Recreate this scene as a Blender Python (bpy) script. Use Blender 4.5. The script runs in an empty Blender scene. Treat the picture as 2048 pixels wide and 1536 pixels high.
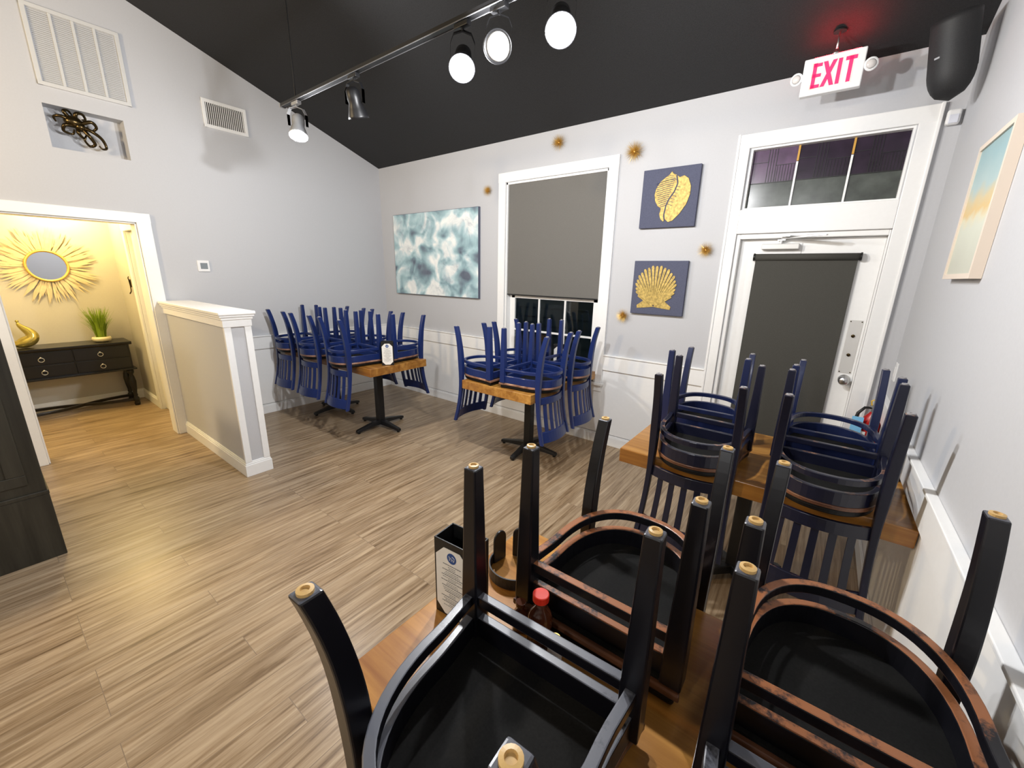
import bpy, bmesh, math, random
from math import sin, cos, pi, radians
from mathutils import Vector, Matrix
random.seed(7)
C = bpy.context.scene.collection
SC = bpy.context.scene

# ------------------------------------------------------------------ camera
cam_d = bpy.data.cameras.new('camera'); cam = bpy.data.objects.new('camera', cam_d); C.objects.link(cam)
YAW, PITCH, ROLL, F = radians(-36.968), radians(-15.149), radians(1.273), 809.08
fwd = Vector((cos(PITCH)*sin(YAW), cos(PITCH)*cos(YAW), sin(PITCH)))
rgt = Vector((cos(YAW), -sin(YAW), 0)); upv = rgt.cross(fwd)
r2 = cos(ROLL)*rgt + sin(ROLL)*upv; u2 = -sin(ROLL)*rgt + cos(ROLL)*upv
M = Matrix((( r2.x, u2.x, -fwd.x, 5.093), (r2.y, u2.y, -fwd.y, -3.676), (r2.z, u2.z, -fwd.z, 1.668), (0, 0, 0, 1)))
cam.matrix_world = M
cam_d.sensor_width = 36.0; cam_d.lens = F*36/2048; cam_d.clip_start = 0.02; cam_d.clip_end = 60
SC.camera = cam

# ------------------------------------------------------------------ world, exposure, lights
w = bpy.data.worlds.new('night'); SC.world = w; w.use_nodes = True
w.node_tree.nodes['Background'].inputs[0].default_value = (.10, .12, .16, 1)
w.node_tree.nodes['Background'].inputs[1].default_value = .06
SC.view_settings.view_transform = 'Standard'; SC.view_settings.look = 'None'
SC.view_settings.gamma = 1; SC.view_settings.use_curve_mapping = False
SC.view_settings.exposure = 0.62

COOL = (.985, .99, 1.0); NEUT = (1.0, .94, .86); WARM = (1.0, .74, .31)
def lamp(name, loc, power, col, size=.05, kind='POINT', rot=None, **kw):
    l = bpy.data.lights.new(name, kind); l.energy = power; l.color = col
    if kind == 'AREA': l.shape = 'DISK'; l.size = size
    else: l.shadow_soft_size = size
    for k, v in kw.items(): setattr(l, k, v)
    o = bpy.data.objects.new(name, l); C.objects.link(o); o.location = loc
    if rot is not None: o.rotation_euler = rot
    return o
TRY, TRZ = -1.97, 2.853          # suspended lighting track
lamp('spot_glow', (1.86, TRY-.05, 2.555), 38, COOL, .035)
lamp('spot_glow', (3.53, TRY-.09, 2.555), 62, COOL, .035)
lamp('spot_glow', (4.07, TRY-.09, 2.555), 50, COOL, .035)
lamp('room_glow', (1.3, -5.1, 2.9), 125, (1, .76, .44), .12)
lamp('room_glow', (4.4, -6.2, 2.8), 62, COOL, .15)
lamp('hall_glow', (-1.50, -2.95, 2.36), 34, WARM, .09)
lamp('hall_glow', (-0.60, -3.80, 2.32), 38, WARM, .09)

# ------------------------------------------------------------------ materials
def mat(name, col, rough=.5, metal=0, spec=.5, emit=None, es=0, coat=0, trans=0, ior=1.45, alpha=1):
    m = bpy.data.materials.new(name); m.use_nodes = True
    b = m.node_tree.nodes['Principled BSDF']; I = b.inputs
    I['Base Color'].default_value = (*col, 1); I['Roughness'].default_value = rough; I['Metallic'].default_value = metal
    I['Specular IOR Level'].default_value = spec; I['IOR'].default_value = ior
    I['Coat Weight'].default_value = coat; I['Coat Roughness'].default_value = .15
    I['Transmission Weight'].default_value = trans
    if emit: I['Emission Color'].default_value = (*emit, 1); I['Emission Strength'].default_value = es
    return m
def N(m, t, **kw):
    n = m.node_tree.nodes.new(t)
    for k, v in kw.items():
        if k in n.inputs: n.inputs[k].default_value = v
        else: setattr(n, k, v)
    return n
def L(m, a, b): m.node_tree.links.new(a, b)
def coords(m, scale=(1, 1, 1), rot=(0, 0, 0), out='Object', loc=(0, 0, 0)):
    tc = N(m, 'ShaderNodeTexCoord'); mp = N(m, 'ShaderNodeMapping')
    mp.inputs['Scale'].default_value = scale; mp.inputs['Rotation'].default_value = rot; mp.inputs['Location'].default_value = loc
    L(m, tc.outputs[out], mp.inputs['Vector']); return mp.outputs['Vector']
def ramp(m, fac, stops):
    r = N(m, 'ShaderNodeValToRGB'); L(m, fac, r.inputs[0]); e = r.color_ramp.elements
    while len(e) < len(stops): e.new(.5)
    for x, (p, c) in zip(e, stops): x.position = p; x.color = (*c, 1)
    return r.outputs['Color']
def BS(m): return m.node_tree.nodes['Principled BSDF'].inputs
def speckled(name, col, rough, amt=.04, scale=60, bump=.0, **kw):
    m = mat(name, col, rough, **kw); v = coords(m)
    n = N(m, 'ShaderNodeTexNoise', Scale=scale, Detail=4); L(m, v, n.inputs['Vector'])
    a = tuple(max(0, c*(1-amt)) for c in col); b = tuple(min(1, c*(1+amt)) for c in col)
    L(m, ramp(m, n.outputs['Fac'], [(.3, a), (.7, b)]), BS(m)['Base Color'])
    if bump:
        bp = N(m, 'ShaderNodeBump', Strength=bump, Distance=.002); L(m, n.outputs['Fac'], bp.inputs['Height']); L(m, bp.outputs['Normal'], BS(m)['Normal'])
    return m
def wood(name, dark, light, rough=.35, axis='x', sc=1.0, plank=None, coat=.2):
    """grain runs along the given axis"""
    m = mat(name, light, rough, coat=coat)
    k = {'x': (1.2, 22, 22), 'y': (22, 1.2, 22), 'z': (22, 22, 1.2)}[axis]
    v = coords(m, tuple(q*sc for q in k))
    n = N(m, 'ShaderNodeTexNoise', Scale=1.0, Detail=8, Roughness=.62, Distortion=.35); L(m, v, n.inputs['Vector'])
    col = ramp(m, n.outputs['Fac'], [(.32, dark), (.52, tuple((a+b)/2 for a, b in zip(dark, light))), (.68, light)])
    if plank:
        v2 = coords(m); sx = N(m, 'ShaderNodeSeparateXYZ'); L(m, v2, sx.inputs[0])
        q = N(m, 'ShaderNodeMath', operation='MULTIPLY'); q.inputs[1].default_value = 1/plank
        L(m, sx.outputs[1 if axis == 'x' else 0], q.inputs[0])
        f = N(m, 'ShaderNodeMath', operation='FLOOR'); L(m, q.outputs[0], f.inputs[0])
        wn = N(m, 'ShaderNodeTexWhiteNoise', noise_dimensions='1D'); L(m, f.outputs[0], wn.inputs['W'])
        mx = N(m, 'ShaderNodeMixRGB', blend_type='MULTIPLY'); mx.inputs[0].default_value = 1
        L(m, col, mx.inputs[1]); L(m, ramp(m, wn.outputs['Value'], [(0, (.72, .66, .6)), (1, (1, 1, 1))]), mx.inputs[2]); col = mx.outputs[0]
    L(m, col, BS(m)['Base Color'])
    bp = N(m, 'ShaderNodeBump', Strength=.15, Distance=.001); L(m, n.outputs['Fac'], bp.inputs['Height']); L(m, bp.outputs['Normal'], BS(m)['Normal'])
    return m
def floor_mat():
    m = mat('vinyl_plank', (.3, .22, .15), .34, spec=.5)
    tc = N(m, 'ShaderNodeTexCoord'); mp = N(m, 'ShaderNodeMapping'); mp.inputs['Rotation'].default_value = (0, 0, pi/2)
    L(m, tc.outputs['Object'], mp.inputs['Vector'])
    br = N(m, 'ShaderNodeTexBrick'); br.offset = .37; br.offset_frequency = 3; br.inputs['Scale'].default_value = 1
    br.inputs['Brick Width'].default_value = 1.22; br.inputs['Row Height'].default_value = .152
    br.inputs['Mortar Size'].default_value = .0014; br.inputs['Mortar Smooth'].default_value = .3
    br.inputs['Color1'].default_value = (0, 0, 0, 1); br.inputs['Color2'].default_value = (1, 1, 1, 1); br.inputs['Mortar'].default_value = (.5, .5, .5, 1)
    L(m, mp.outputs[0], br.inputs['Vector'])
    # streaky grain, shifted per plank
    sep = N(m, 'ShaderNodeSeparateColor'); L(m, br.outputs['Color'], sep.inputs[0])
    off = N(m, 'ShaderNodeMath', operation='MULTIPLY'); off.inputs[1].default_value = 37.; L(m, sep.outputs[0], off.inputs[0])
    cmb = N(m, 'ShaderNodeCombineXYZ'); L(m, off.outputs[0], cmb.inputs[2]); L(m, off.outputs[0], cmb.inputs[1])
    sc = N(m, 'ShaderNodeVectorMath', operation='MULTIPLY'); sc.inputs[1].default_value = (44, 2.0, 1); L(m, tc.outputs['Object'], sc.inputs[0])
    ad = N(m, 'ShaderNodeVectorMath', operation='ADD'); L(m, sc.outputs[0], ad.inputs[0]); L(m, cmb.outputs[0], ad.inputs[1])
    n1 = N(m, 'ShaderNodeTexNoise', Scale=1., Detail=9, Roughness=.66, Distortion=.5); L(m, ad.outputs[0], n1.inputs['Vector'])
    sc2 = N(m, 'ShaderNodeVectorMath', operation='MULTIPLY'); sc2.inputs[1].default_value = (11, 1.3, 1); L(m, tc.outputs['Object'], sc2.inputs[0])
    ad2 = N(m, 'ShaderNodeVectorMath', operation='ADD'); L(m, sc2.outputs[0], ad2.inputs[0]); L(m, cmb.outputs[0], ad2.inputs[1])
    n2 = N(m, 'ShaderNodeTexNoise', Scale=1., Detail=5, Roughness=.6, Distortion=.8); L(m, ad2.outputs[0], n2.inputs['Vector'])
    c1 = ramp(m, n1.outputs['Fac'], [(.30, (.12, .074, .040)), (.42, (.265, .185, .108)), (.54, (.38, .285, .185)), (.72, (.52, .415, .285))])
    c2 = ramp(m, n2.outputs['Fac'], [(.28, (.62, .56, .50)), (.42, (.90, .88, .86)), (.66, (1.08, 1.06, 1.04))])
    mx = N(m, 'ShaderNodeMixRGB', blend_type='MULTIPLY'); mx.inputs[0].default_value = 1; L(m, c1, mx.inputs[1]); L(m, c2, mx.inputs[2])
    c3 = ramp(m, sep.outputs[0], [(0, (.93, .92, .91)), (1, (1.03, 1.03, 1.03))])
    m2 = N(m, 'ShaderNodeMixRGB', blend_type='MULTIPLY'); m2.inputs[0].default_value = 1; L(m, mx.outputs[0], m2.inputs[1]); L(m, c3, m2.inputs[2])
    m3 = N(m, 'ShaderNodeMixRGB', blend_type='MIX'); L(m, br.outputs['Fac'], m3.inputs[0]); L(m, m2.outputs[0], m3.inputs[1]); m3.inputs[2].default_value = (.20, .145, .10, 1)
    L(m, m3.outputs[0], BS(m)['Base Color'])
    bp = N(m, 'ShaderNodeBump', Strength=.25, Distance=.001); L(m, n1.outputs['Fac'], bp.inputs['Height']); L(m, bp.outputs['Normal'], BS(m)['Normal'])
    rr = N(m, 'ShaderNodeMapRange'); L(m, n1.outputs['Fac'], rr.inputs[0]); rr.inputs[3].default_value = .24; rr.inputs[4].default_value = .40
    L(m, rr.outputs[0], BS(m)['Roughness'])
    return m
def paint_wear_sheen(name, col, rough=.35, top_tint=(.32, .13, .06), amount=.5, up=True):
    """painted wood, upward faces rubbed through to brown, or on black_wood given a painted sheen"""
    m = mat(name, col, rough, coat=.15)
    v = coords(m, (6, 6, 6)); n = N(m, 'ShaderNodeTexNoise', Scale=1., Detail=7, Roughness=.75); L(m, v, n.inputs['Vector'])
    ge = N(m, 'ShaderNodeTexCoord'); sx = N(m, 'ShaderNodeSeparateXYZ'); L(m, ge.outputs['Normal'], sx.inputs[0])
    a = N(m, 'ShaderNodeMapRange'); L(m, sx.outputs[2], a.inputs[0]); a.inputs[1].default_value = .55; a.inputs[2].default_value = .85
    b = N(m, 'ShaderNodeMapRange'); L(m, n.outputs['Fac'], b.inputs[0]); b.inputs[1].default_value = .62-amount*.35; b.inputs[2].default_value = .70-amount*.35
    mu = N(m, 'ShaderNodeMath', operation='MULTIPLY'); L(m, a.outputs[0], mu.inputs[0]); L(m, b.outputs[0], mu.inputs[1])
    mx = N(m, 'ShaderNodeMixRGB'); L(m, mu.outputs[0], mx.inputs[0]); mx.inputs[1].default_value = (*col, 1); mx.inputs[2].default_value = (*top_tint, 1)
    L(m, mx.outputs[0], BS(m)['Base Color'])
    return m

Mt = {}
Mt['wall'] = speckled('wall_paint', (.53, .535, .555), .6, .015, 90, .05)
Mt['wall_hall'] = speckled('hall_wall_paint', (.50, .475, .42), .6, .015, 90)
Mt['white'] = speckled('white_trim_paint', (.88, .88, .87), .35, .01, 40)
Mt['grille'] = speckled('grey_white_grille', (.60, .60, .59), .5, .01, 40)
Mt['ceiling'] = speckled('black_ceiling_paint', (.016, .016, .017), .75, .3, 160, .3)
Mt['floor'] = floor_mat()
Mt['navy'] = paint_wear_sheen('navy_painted_wood', (.009, .023, .115), .33, (.10, .08, .12), .15)
Mt['navy_dark'] = paint_wear_sheen('dark_navy_painted_wood', (.006, .007, .020), .33, (.25, .12, .07), .25)
Mt['navy_mid'] = paint_wear_sheen('deep_navy_painted_wood', (.008, .014, .055), .33, (.12, .09, .10), .2)
Mt['black_wood'] = paint_wear_sheen('black_painted_wood_sheen_tops', (.004, .004, .007), .33, (.085, .09, .11), .75)  # grey-blue on upward faces is the sheen of light put into the colour
Mt['black_worn'] = paint_wear_sheen('black_painted_wood_worn_to_brown', (.005, .005, .008), .38, (.27, .098, .036), .55)
Mt['vinyl'] = mat('black_vinyl', (.004, .004, .0045), .42, spec=.3)
Mt['board'] = speckled('black_dust_cover', (.005, .0048, .0045), .85, .4, 200, spec=.25)
Mt['edge_wood'] = wood('worn_brown_seat_edge', (.16, .07, .04), (.42, .24, .17), .45, 'x', .8)
Mt['edge_dark'] = wood('dark_brown_seat_edge', (.05, .018, .01), (.20, .08, .035), .4, 'x', .8)
Mt['glide'] = mat('tan_plastic_glide', (.55, .36, .14), .4)
Mt['glide_in'] = mat('brass_nail', (.30, .20, .07), .35, metal=.6)
Mt['glide_grey'] = mat('grey_leg_end', (.30, .29, .30), .5)
Mt['steel'] = mat('brushed_steel', (.62, .62, .62), .28, metal=1)
Mt['satin'] = mat('satin_aluminium', (.66, .65, .63), .5, metal=.35)
Mt['blacksteel'] = mat('black_powder_coat', (.008, .008, .009), .42)
Mt['top'] = wood('honey_pine_top', (.30, .115, .018), (.62, .32, .075), .28, 'x', .9, plank=.128, coat=.4)
Mt['top_y'] = wood('honey_pine_top_lengthwise', (.32, .125, .022), (.66, .36, .09), .28, 'y', .9, plank=.125, coat=.4)
Mt['blind'] = speckled('grey_solar_fabric', (.155, .148, .135), .8, .08, 260)
Mt['blind_dark'] = speckled('charcoal_solar_fabric', (.060, .058, .050), .85, .12, 260)
Mt['glass'] = mat('window_glass', (.85, .9, .9), .02, trans=1)
Mt['black'] = mat('black_plastic', (.01, .01, .01), .4)
Mt['whiteplastic'] = mat('white_plastic', (.82, .82, .82), .35)
Mt['gold'] = speckled('gold_leaf', (.50, .36, .11), .55, .35, 55, .4, metal=.35)
Mt['goldwire'] = mat('antique_gold_wire', (.72, .48, .13), .4, metal=.6)
Mt['navycanvas'] = speckled('slate_navy_canvas', (.085, .092, .145), .8, .12, 120)
Mt['navyline'] = mat('slate_navy_paint', (.055, .06, .11), .7)
Mt['paper'] = speckled('cream_card', (.80, .79, .75), .6, .02, 60)
Mt['ink'] = mat('grey_ink', (.16, .16, .17), .7)
Mt['logo'] = mat('blue_logo_ink', (.02, .07, .26), .6)
Mt['red'] = mat('red_enamel', (.45, .012, .012), .3)
Mt['redcap'] = mat('red_cap_plastic', (.80, .035, .015), .35)
Mt['sauce'] = mat('brown_sauce_glass', (.09, .025, .010), .12, coat=.5)
Mt['lens'] = mat('lit_lamp_lens', (1, 1, 1), .3, emit=(.93, .96, 1), es=45)
Mt['lens_off'] = mat('unlit_lamp_lens', (.62, .59, .54), .3)
Mt['lampgrey'] = mat('silver_lamp_housing', (.45, .46, .48), .35, metal=.3)
Mt['trackgrey'] = mat('track_edge', (.16, .16, .17), .45)
Mt['dark_wood'] = wood('near_black_stained_wood', (.010, .009, .006), (.042, .038, .027), .45, 'z', .6, coat=.1)
Mt['console'] = mat('black_console_lacquer', (.004, .0035, .0035), .3, coat=.15)
Mt['foliage'] = mat('yellow_green_grass_blades', (.22, .33, .02), .5)
Mt['vasegold'] = mat('iridescent_gold_glaze', (.55, .45, .13), .18, metal=.8)
Mt['pot'] = mat('cream_ceramic', (.80, .72, .48), .35)
Mt['mirror'] = mat('mirror_glass', (.55, .56, .58), .04, metal=1)
Mt['feather'] = mat('pale_gold_feather', (.60, .51, .34), .85)
Mt['bronze'] = mat('dark_bronze', (.075, .05, .02), .25, metal=.9)
Mt['tape'] = mat('light_blue_tag_card', (.22, .55, .85), .6)

# ------------------------------------------------------------------ mesh helpers
def bm_(): return bmesh.new()
def obj(name, bm, m, parent=None, smooth=False, bevel=0, seg=2, loc=None):
    bmesh.ops.recalc_face_normals(bm, faces=bm.faces)
    me = bpy.data.meshes.new(name); bm.to_mesh(me); bm.free()
    for x in (m if isinstance(m, (list, tuple)) else [m]): me.materials.append(Mt[x] if isinstance(x, str) else x)
    if smooth:
        for p in me.polygons: p.use_smooth = True
    o = bpy.data.objects.new(name, me); C.objects.link(o)
    if parent: o.parent = parent
    if loc: o.location = loc
    if bevel:
        b = o.modifiers.new('bevel', 'BEVEL'); b.width = bevel; b.segments = seg; b.limit_method = 'ANGLE'; b.angle_limit = radians(40)
    return o
def box(bm, x0, x1, y0, y1, z0, z1, mi=0):
    v = [bm.verts.new((x, y, z)) for x in (x0, x1) for y in (y0, y1) for z in (z0, z1)]
    for f in ((0, 1, 3, 2), (4, 6, 7, 5), (0, 4, 5, 1), (2, 3, 7, 6), (0, 2, 6, 4), (1, 5, 7, 3)):
        fa = bm.faces.new([v[i] for i in f]); fa.material_index = mi
    return v
def prism(bm, pts, ext, mi=0):
    """closed planar polygon pts (3D) extruded by vector ext"""
    e = Vector(ext); a = [bm.verts.new(p) for p in pts]; b = [bm.verts.new(Vector(p)+e) for p in pts]; n = len(pts)
    bm.faces.new(a).material_index = mi; bm.faces.new(b[::-1]).material_index = mi
    for i in range(n): bm.faces.new((a[i], b[i], b[(i+1) % n], a[(i+1) % n])).material_index = mi
def tube(bm, pts, rad, n=10, cap=True, squash=None, mi=0, closed=False):
    pts = [Vector(p) for p in pts]; k = len(pts); rs = rad if isinstance(rad, (list, tuple)) else [rad]*k
    rings = []; pn = None
    for i, p in enumerate(pts):
        if closed: t = (pts[(i+1) % k]-pts[i-1]).normalized()
        else: t = (pts[min(i+1, k-1)]-pts[max(i-1, 0)]).normalized()
        if pn is None: pn = t.orthogonal().normalized()
        pn = (pn - t*pn.dot(t)); pn = pn.normalized() if pn.length > 1e-6 else t.orthogonal().normalized()
        q = t.cross(pn)
        rings.append([bm.verts.new(p+(pn*cos(2*pi*j/n)+q*sin(2*pi*j/n))*rs[i]) for j in range(n)])
    for i in range(k if closed else k-1):
        a, b = rings[i], rings[(i+1) % k]
        for j in range(n): bm.faces.new((a[j], a[(j+1) % n], b[(j+1) % n], b[j])).material_index = mi
    if cap and not closed: bm.faces.new(rings[0]).material_index = mi; bm.faces.new(rings[-1]).material_index = mi
def rect_sweep(bm, secs, closed=False, mi=0):
    """secs: list of 4-point rings"""
    R = [[bm.verts.new(p) for p in s] for s in secs]; k = len(R)
    for i in range(k if closed else k-1):
        a, b = R[i], R[(i+1) % k]
        for j in range(4): bm.faces.new((a[j], a[(j+1) % 4], b[(j+1) % 4], b[j])).material_index = mi
    if not closed: bm.faces.new(R[0]).material_index = mi; bm.faces.new(R[-1]).material_index = mi
def lathe(bm, prof, cx=0, cy=0, n=24, axis=None, org=(0, 0, 0), mi=0):
    """prof: (r, h). axis: direction vector, default z"""
    ax = Vector(axis).normalized() if axis else Vector((0, 0, 1)); e1 = ax.orthogonal().normalized(); e2 = ax.cross(e1); o = Vector(org)+Vector((cx, cy, 0))
    R = []
    for r, h in prof:
        if r < 1e-5: R.append([bm.verts.new(o+ax*h)])
        else: R.append([bm.verts.new(o+ax*h+(e1*cos(2*pi*j/n)+e2*sin(2*pi*j/n))*r) for j in range(n)])
    for a, b in zip(R, R[1:]):
        for j in range(n):
            k = (j+1) % n
            if len(a) == 1 and len(b) == 1: continue
            if len(a) == 1: f = bm.faces.new((a[0], b[j], b[k]))
            elif len(b) == 1: f = bm.faces.new((a[j], a[k], b[0]))
            else: f = bm.faces.new((a[j], a[k], b[k], b[j]))
            f.material_index = mi
    if len(R[0]) > 1: bm.faces.new(R[0]).material_index = mi
    if len(R[-1]) > 1: bm.faces.new(R[-1]).material_index = mi
def empty(name, loc, rz=0):
    o = bpy.data.objects.new(name, None); C.objects.link(o); o.location = loc; o.rotation_euler = (0, 0, rz); o.empty_display_size = .1; return o
def tag(o, label, cat, group=None, kind=None):
    o['label'] = label; o['category'] = cat
    if group: o['group'] = group
    if kind: o['kind'] = kind
    return o
def thing(name, label, cat, loc=(0, 0, 0), rz=0, group=None): return tag(empty(name, loc, rz), label, cat, group)
def struct(o, label=None, cat=None):
    o['kind'] = 'structure'
    if label: o['label'] = label
    if cat: o['category'] = cat
    return o
def copy_tree(o, parent=None):
    c = o.copy(); C.objects.link(c)
    if parent: c.parent = parent
    for ch in KIDS.get(o.name, []): copy_tree(ch, c)
    return c
KIDS = {}
def index_kids():
    KIDS.clear()
    for o in bpy.data.objects:
        if o.parent: KIDS.setdefault(o.parent.name, []).append(o)

# ------------------------------------------------------------------ room shell
H, S, RW, YE = 3.0, .338, 5.54, -8.6      # eaves height, roof slope, right wall, far end behind the camera
RIDGE = -4.3
def cz(y): return H - S*y if y > RIDGE else H - S*RIDGE + S*(y-RIDGE)*1.0
def cells(u0, u1, v0, v1, holes):
    us = sorted({u0, u1, *[q for h in holes for q in h[:2]]}); vs = sorted({v0, v1, *[q for h in holes for q in h[2:]]})
    for a, b in zip(us, us[1:]):
        for c, d in zip(vs, vs[1:]):
            if not any(h[0] <= a and b <= h[1] and h[2] <= c and d <= h[3] for h in holes): yield a, b, c, d
bm = bm_(); box(bm, -2.1, RW+.2, YE-.2, .16, -.08, 0); struct(obj('floor', bm, 'floor'), 'grey brown wood plank floor of the dining room and hall', 'floor')
# left wall: doorway (y -3.538..-2.629, z<2.048) and display niche
DY0, DY1, DZ = -3.538, -2.629, 2.048
NY0, NY1, NZ0, NZ1, ND = -3.042, -2.573, 2.567, 2.876, .13
WT = .155
bm = bm_()
for a, b, c, d in cells(YE, .0, 0, H, [(DY0, DY1, 0, DZ), (NY0, NY1, NZ0, NZ1)]): box(bm, -WT, 0, a, b, c, d)
prism(bm, [(-WT, 0, H), (-WT, RIDGE, cz(RIDGE)), (-WT, YE, cz(YE)), (-WT, YE, H)], (WT, 0, 0))
box(bm, -WT-.01, -ND, NY0, NY1, NZ0, NZ1)
struct(obj('wall_left', bm, 'wall'), 'pale grey gable wall with doorway and display niche', 'wall')
# back wall with window, door and transom openings
WX0, WX1, WZ0, WZ1 = 2.197, 3.362, .66, 2.600
OX0, OX1, OZ = 4.461, 5.353, 2.003
TX0, TX1, TZ0, TZ1 = 4.472, 5.347, 2.174, 2.592
bm = bm_()
for a, b, c, d in cells(-WT, RW+WT, 0, H, [(WX0, WX1, WZ0, WZ1), (OX0, OX1, 0, OZ), (TX0, TX1, TZ0, TZ1)]): box(bm, a, b, 0, WT, c, d)
struct(obj('wall_back', bm, 'wall'), 'pale grey eaves wall with window and entrance door', 'wall')
bm = bm_()
prism(bm, [(RW, 0, 0), (RW, 0, H), (RW, RIDGE, cz(RIDGE)), (RW, YE, cz(YE)), (RW, YE, 0)], (WT, 0, 0))
struct(obj('wall_right', bm, 'wall'), 'pale grey right hand wall beside the tables', 'wall')
bm = bm_(); box(bm, -WT, RW+WT, YE-.15, YE, 0, cz(YE)); struct(obj('wall_front', bm, 'wall'), 'grey wall behind the viewpoint', 'wall')
bm = bm_()
prism(bm, [(-WT, .2, cz(.2)), (-WT, RIDGE, cz(RIDGE)), (-WT, YE-.15, cz(YE-.15)), (-WT, YE-.15, cz(YE-.15)+.15), (-WT, RIDGE, cz(RIDGE)+.15), (-WT, .2, cz(.2)+.15)], (RW+2*WT, 0, 0))
struct(obj('ceiling', bm, 'ceiling'), 'sloping ceiling painted matt black', 'ceiling')

# wainscot panels and chair rails
RT, RB = .931, .776
def molding(name, lab, bmf, m='white'):
    b = bm_(); bmf(b); return struct(obj(name, b, m, bevel=.003), lab, 'trim')
def f(b):
    for x0, x1 in ((0, 2.104), (3.455, 4.382)):
        box(b, x0, x1, -.006, 0, .11, RB); box(b, x0, x1, -.022, 0, RB, RT-.012); box(b, x0, x1, -.032, 0, RT-.014, RT)
    box(b, 2.104, 3.455, -.006, 0, .11, .60)
molding('trim_1', 'white wainscot and chair rail along the window wall', f)
def f(b): box(b, 0, .006, -2.378, 0, .11, RB); box(b, 0, .022, -2.378, 0, RB, RT-.012); box(b, 0, .032, -2.378, 0, RT-.014, RT)
molding('trim_2', 'white wainscot and chair rail behind the long table', f)
def f(b): box(b, RW-.006, RW, YE, 0, .11, RB); box(b, RW-.022, RW, YE, 0, RB, RT-.012); box(b, RW-.034, RW, YE, 0, RT-.014, RT)
molding('trim_3', 'white wainscot and chair rail along the right hand wall', f)
def bb(b, x0, x1, y0, y1, dx, dy):
    # baseboard with a small moulded lip; dx/dy point away from the wall
    for t, z0, z1 in ((.016, 0, .095), (.011, .095, .108), (.006, .108, .12)):
        if dx: box(b, min(x0, x0+dx*t), max(x0, x0+dx*t), y0, y1, z0, z1)
        else: box(b, x0, x1, min(y0, y0+dy*t), max(y0, y0+dy*t), z0, z1)
def f(b): bb(b, .0, 4.382, 0, 0, 0, -1)
molding('baseboard_back', 'white baseboard of the window wall', f)
def f(b): bb(b, 0, 0, -2.378, 0, 1, 0); bb(b, 0, 0, YE, -3.62, 1, 0)
molding('baseboard_left', 'white baseboard behind the long table', f)
def f(b): bb(b, RW, 0, YE, 0, -1, 0)
molding('baseboard_right', 'white baseboard of the right hand wall', f)

# doorway to the hall: casing and jamb
b = bm_(); KO = .083
box(b, 0, .02, DY1, DY1+KO+.02, 0, DZ+KO); box(b, 0, .02, DY0-KO, DY0, 0, DZ+KO); box(b, 0, .0215, DY0-KO-.004, DY1+KO+.022, DZ, DZ+KO)
for y in (DY1-.012, DY0): box(b, -WT-.005, .0, y, y+.012, 0, DZ)
box(b, -WT-.005, 0, DY0, DY1, DZ-.012, DZ)
struct(obj('trim_4', b, 'white', bevel=.004), 'white casing around the open hall doorway', 'trim')

# half-height partition
def partition():
    x1, y0, y1 = 1.525, -2.552, -2.388
    b = bm_(); box(b, .02, x1, y0, y1, 0, 1.29)
    p = struct(obj('wall_partition', b, 'wall'), 'waist high grey partition wall with white cap beside the hall doorway', 'wall')
    b = bm_(); box(b, .021, x1+.045, y0-.045, y1+.045, 1.325, 1.352); obj('cap', b, 'white', p, bevel=.008, seg=3)
    b = bm_()
    for t, z0, z1 in ((.018, 1.235, 1.29), (.026, 1.29, 1.31), (.036, 1.31, 1.325)): box(b, .021, x1+t, y0-t, y1+t, z0, z1)
    obj('cap_moulding', b, 'white', p, bevel=.003)
    b = bm_(); box(b, x1-.012, x1+.012, y0-.012, y0+.036, .12, 1.235); box(b, x1-.012, x1+.012, y1-.036, y1+.012, .12, 1.235)
    obj('corner_trim', b, 'white', p, bevel=.003)
    b = bm_()
    for t, z0, z1 in ((.020, 0, .098), (.015, .098, .112), (.009, .112, .124)): box(b, .021, x1+t, y0-t, y1+t, z0, z1)
    obj('baseboard', b, 'white', p, bevel=.002)
partition()

# ------------------------------------------------------------------ hall beyond the doorway
HX, HY = -1.86, -2.51
bm = bm_(); box(bm, HX-.12, HX, -5.4, HY+.12, 0, 2.46); struct(obj('wall_hall_far', bm, 'wall_hall'), 'far wall of the warm lit hall', 'wall')
bm = bm_()
for a, b_, c, d in cells(HX, -WT, 0, 2.46, [(-1.08, -.28, 0, 2.03)]): box(bm, a, b_, HY, HY+.12, c, d)
struct(obj('wall_hall_right', bm, 'wall_hall'), 'hall side wall with a white door', 'wall')
bm = bm_(); box(bm, HX-.12, -WT, -5.4, -5.28, 0, 2.46); struct(obj('wall_hall_left', bm, 'wall_hall'), 'hall side wall out of sight', 'wall')
bm = bm_(); box(bm, HX-.12, -WT, -5.4, HY+.12, 2.44, 2.5); struct(obj('ceiling_hall', bm, 'wall_hall'), 'ceiling of the hall', 'ceiling')
b = bm_(); bb(b, HX, 0, -5.28, HY, 1, 0); bb(b, HX, -1.17, HY, HY, 0, -1)
struct(obj('baseboard_hall', b, 'white', bevel=.002), 'white baseboard of the hall', 'trim')
d2 = struct(empty('door_2', (-1.08, HY, 0)), 'white hall door in its white casing', 'door')
b = bm_(); box(b, 0, .8, .03, .065, .01, 2.03); obj('slab', b, 'white', d2, bevel=.002)
b = bm_(); box(b, -.09, 0, -.02, .0, 0, 2.12); box(b, .8, .89, -.02, 0, 0, 2.12); box(b, -.09, .89, -.022, 0, 2.03, 2.12); box(b, -.0, .015, .0, .12, 0, 2.03); box(b, .785, .8, .0, .12, 0, 2.03)
obj('casing', b, 'white', d2, bevel=.003)
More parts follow.
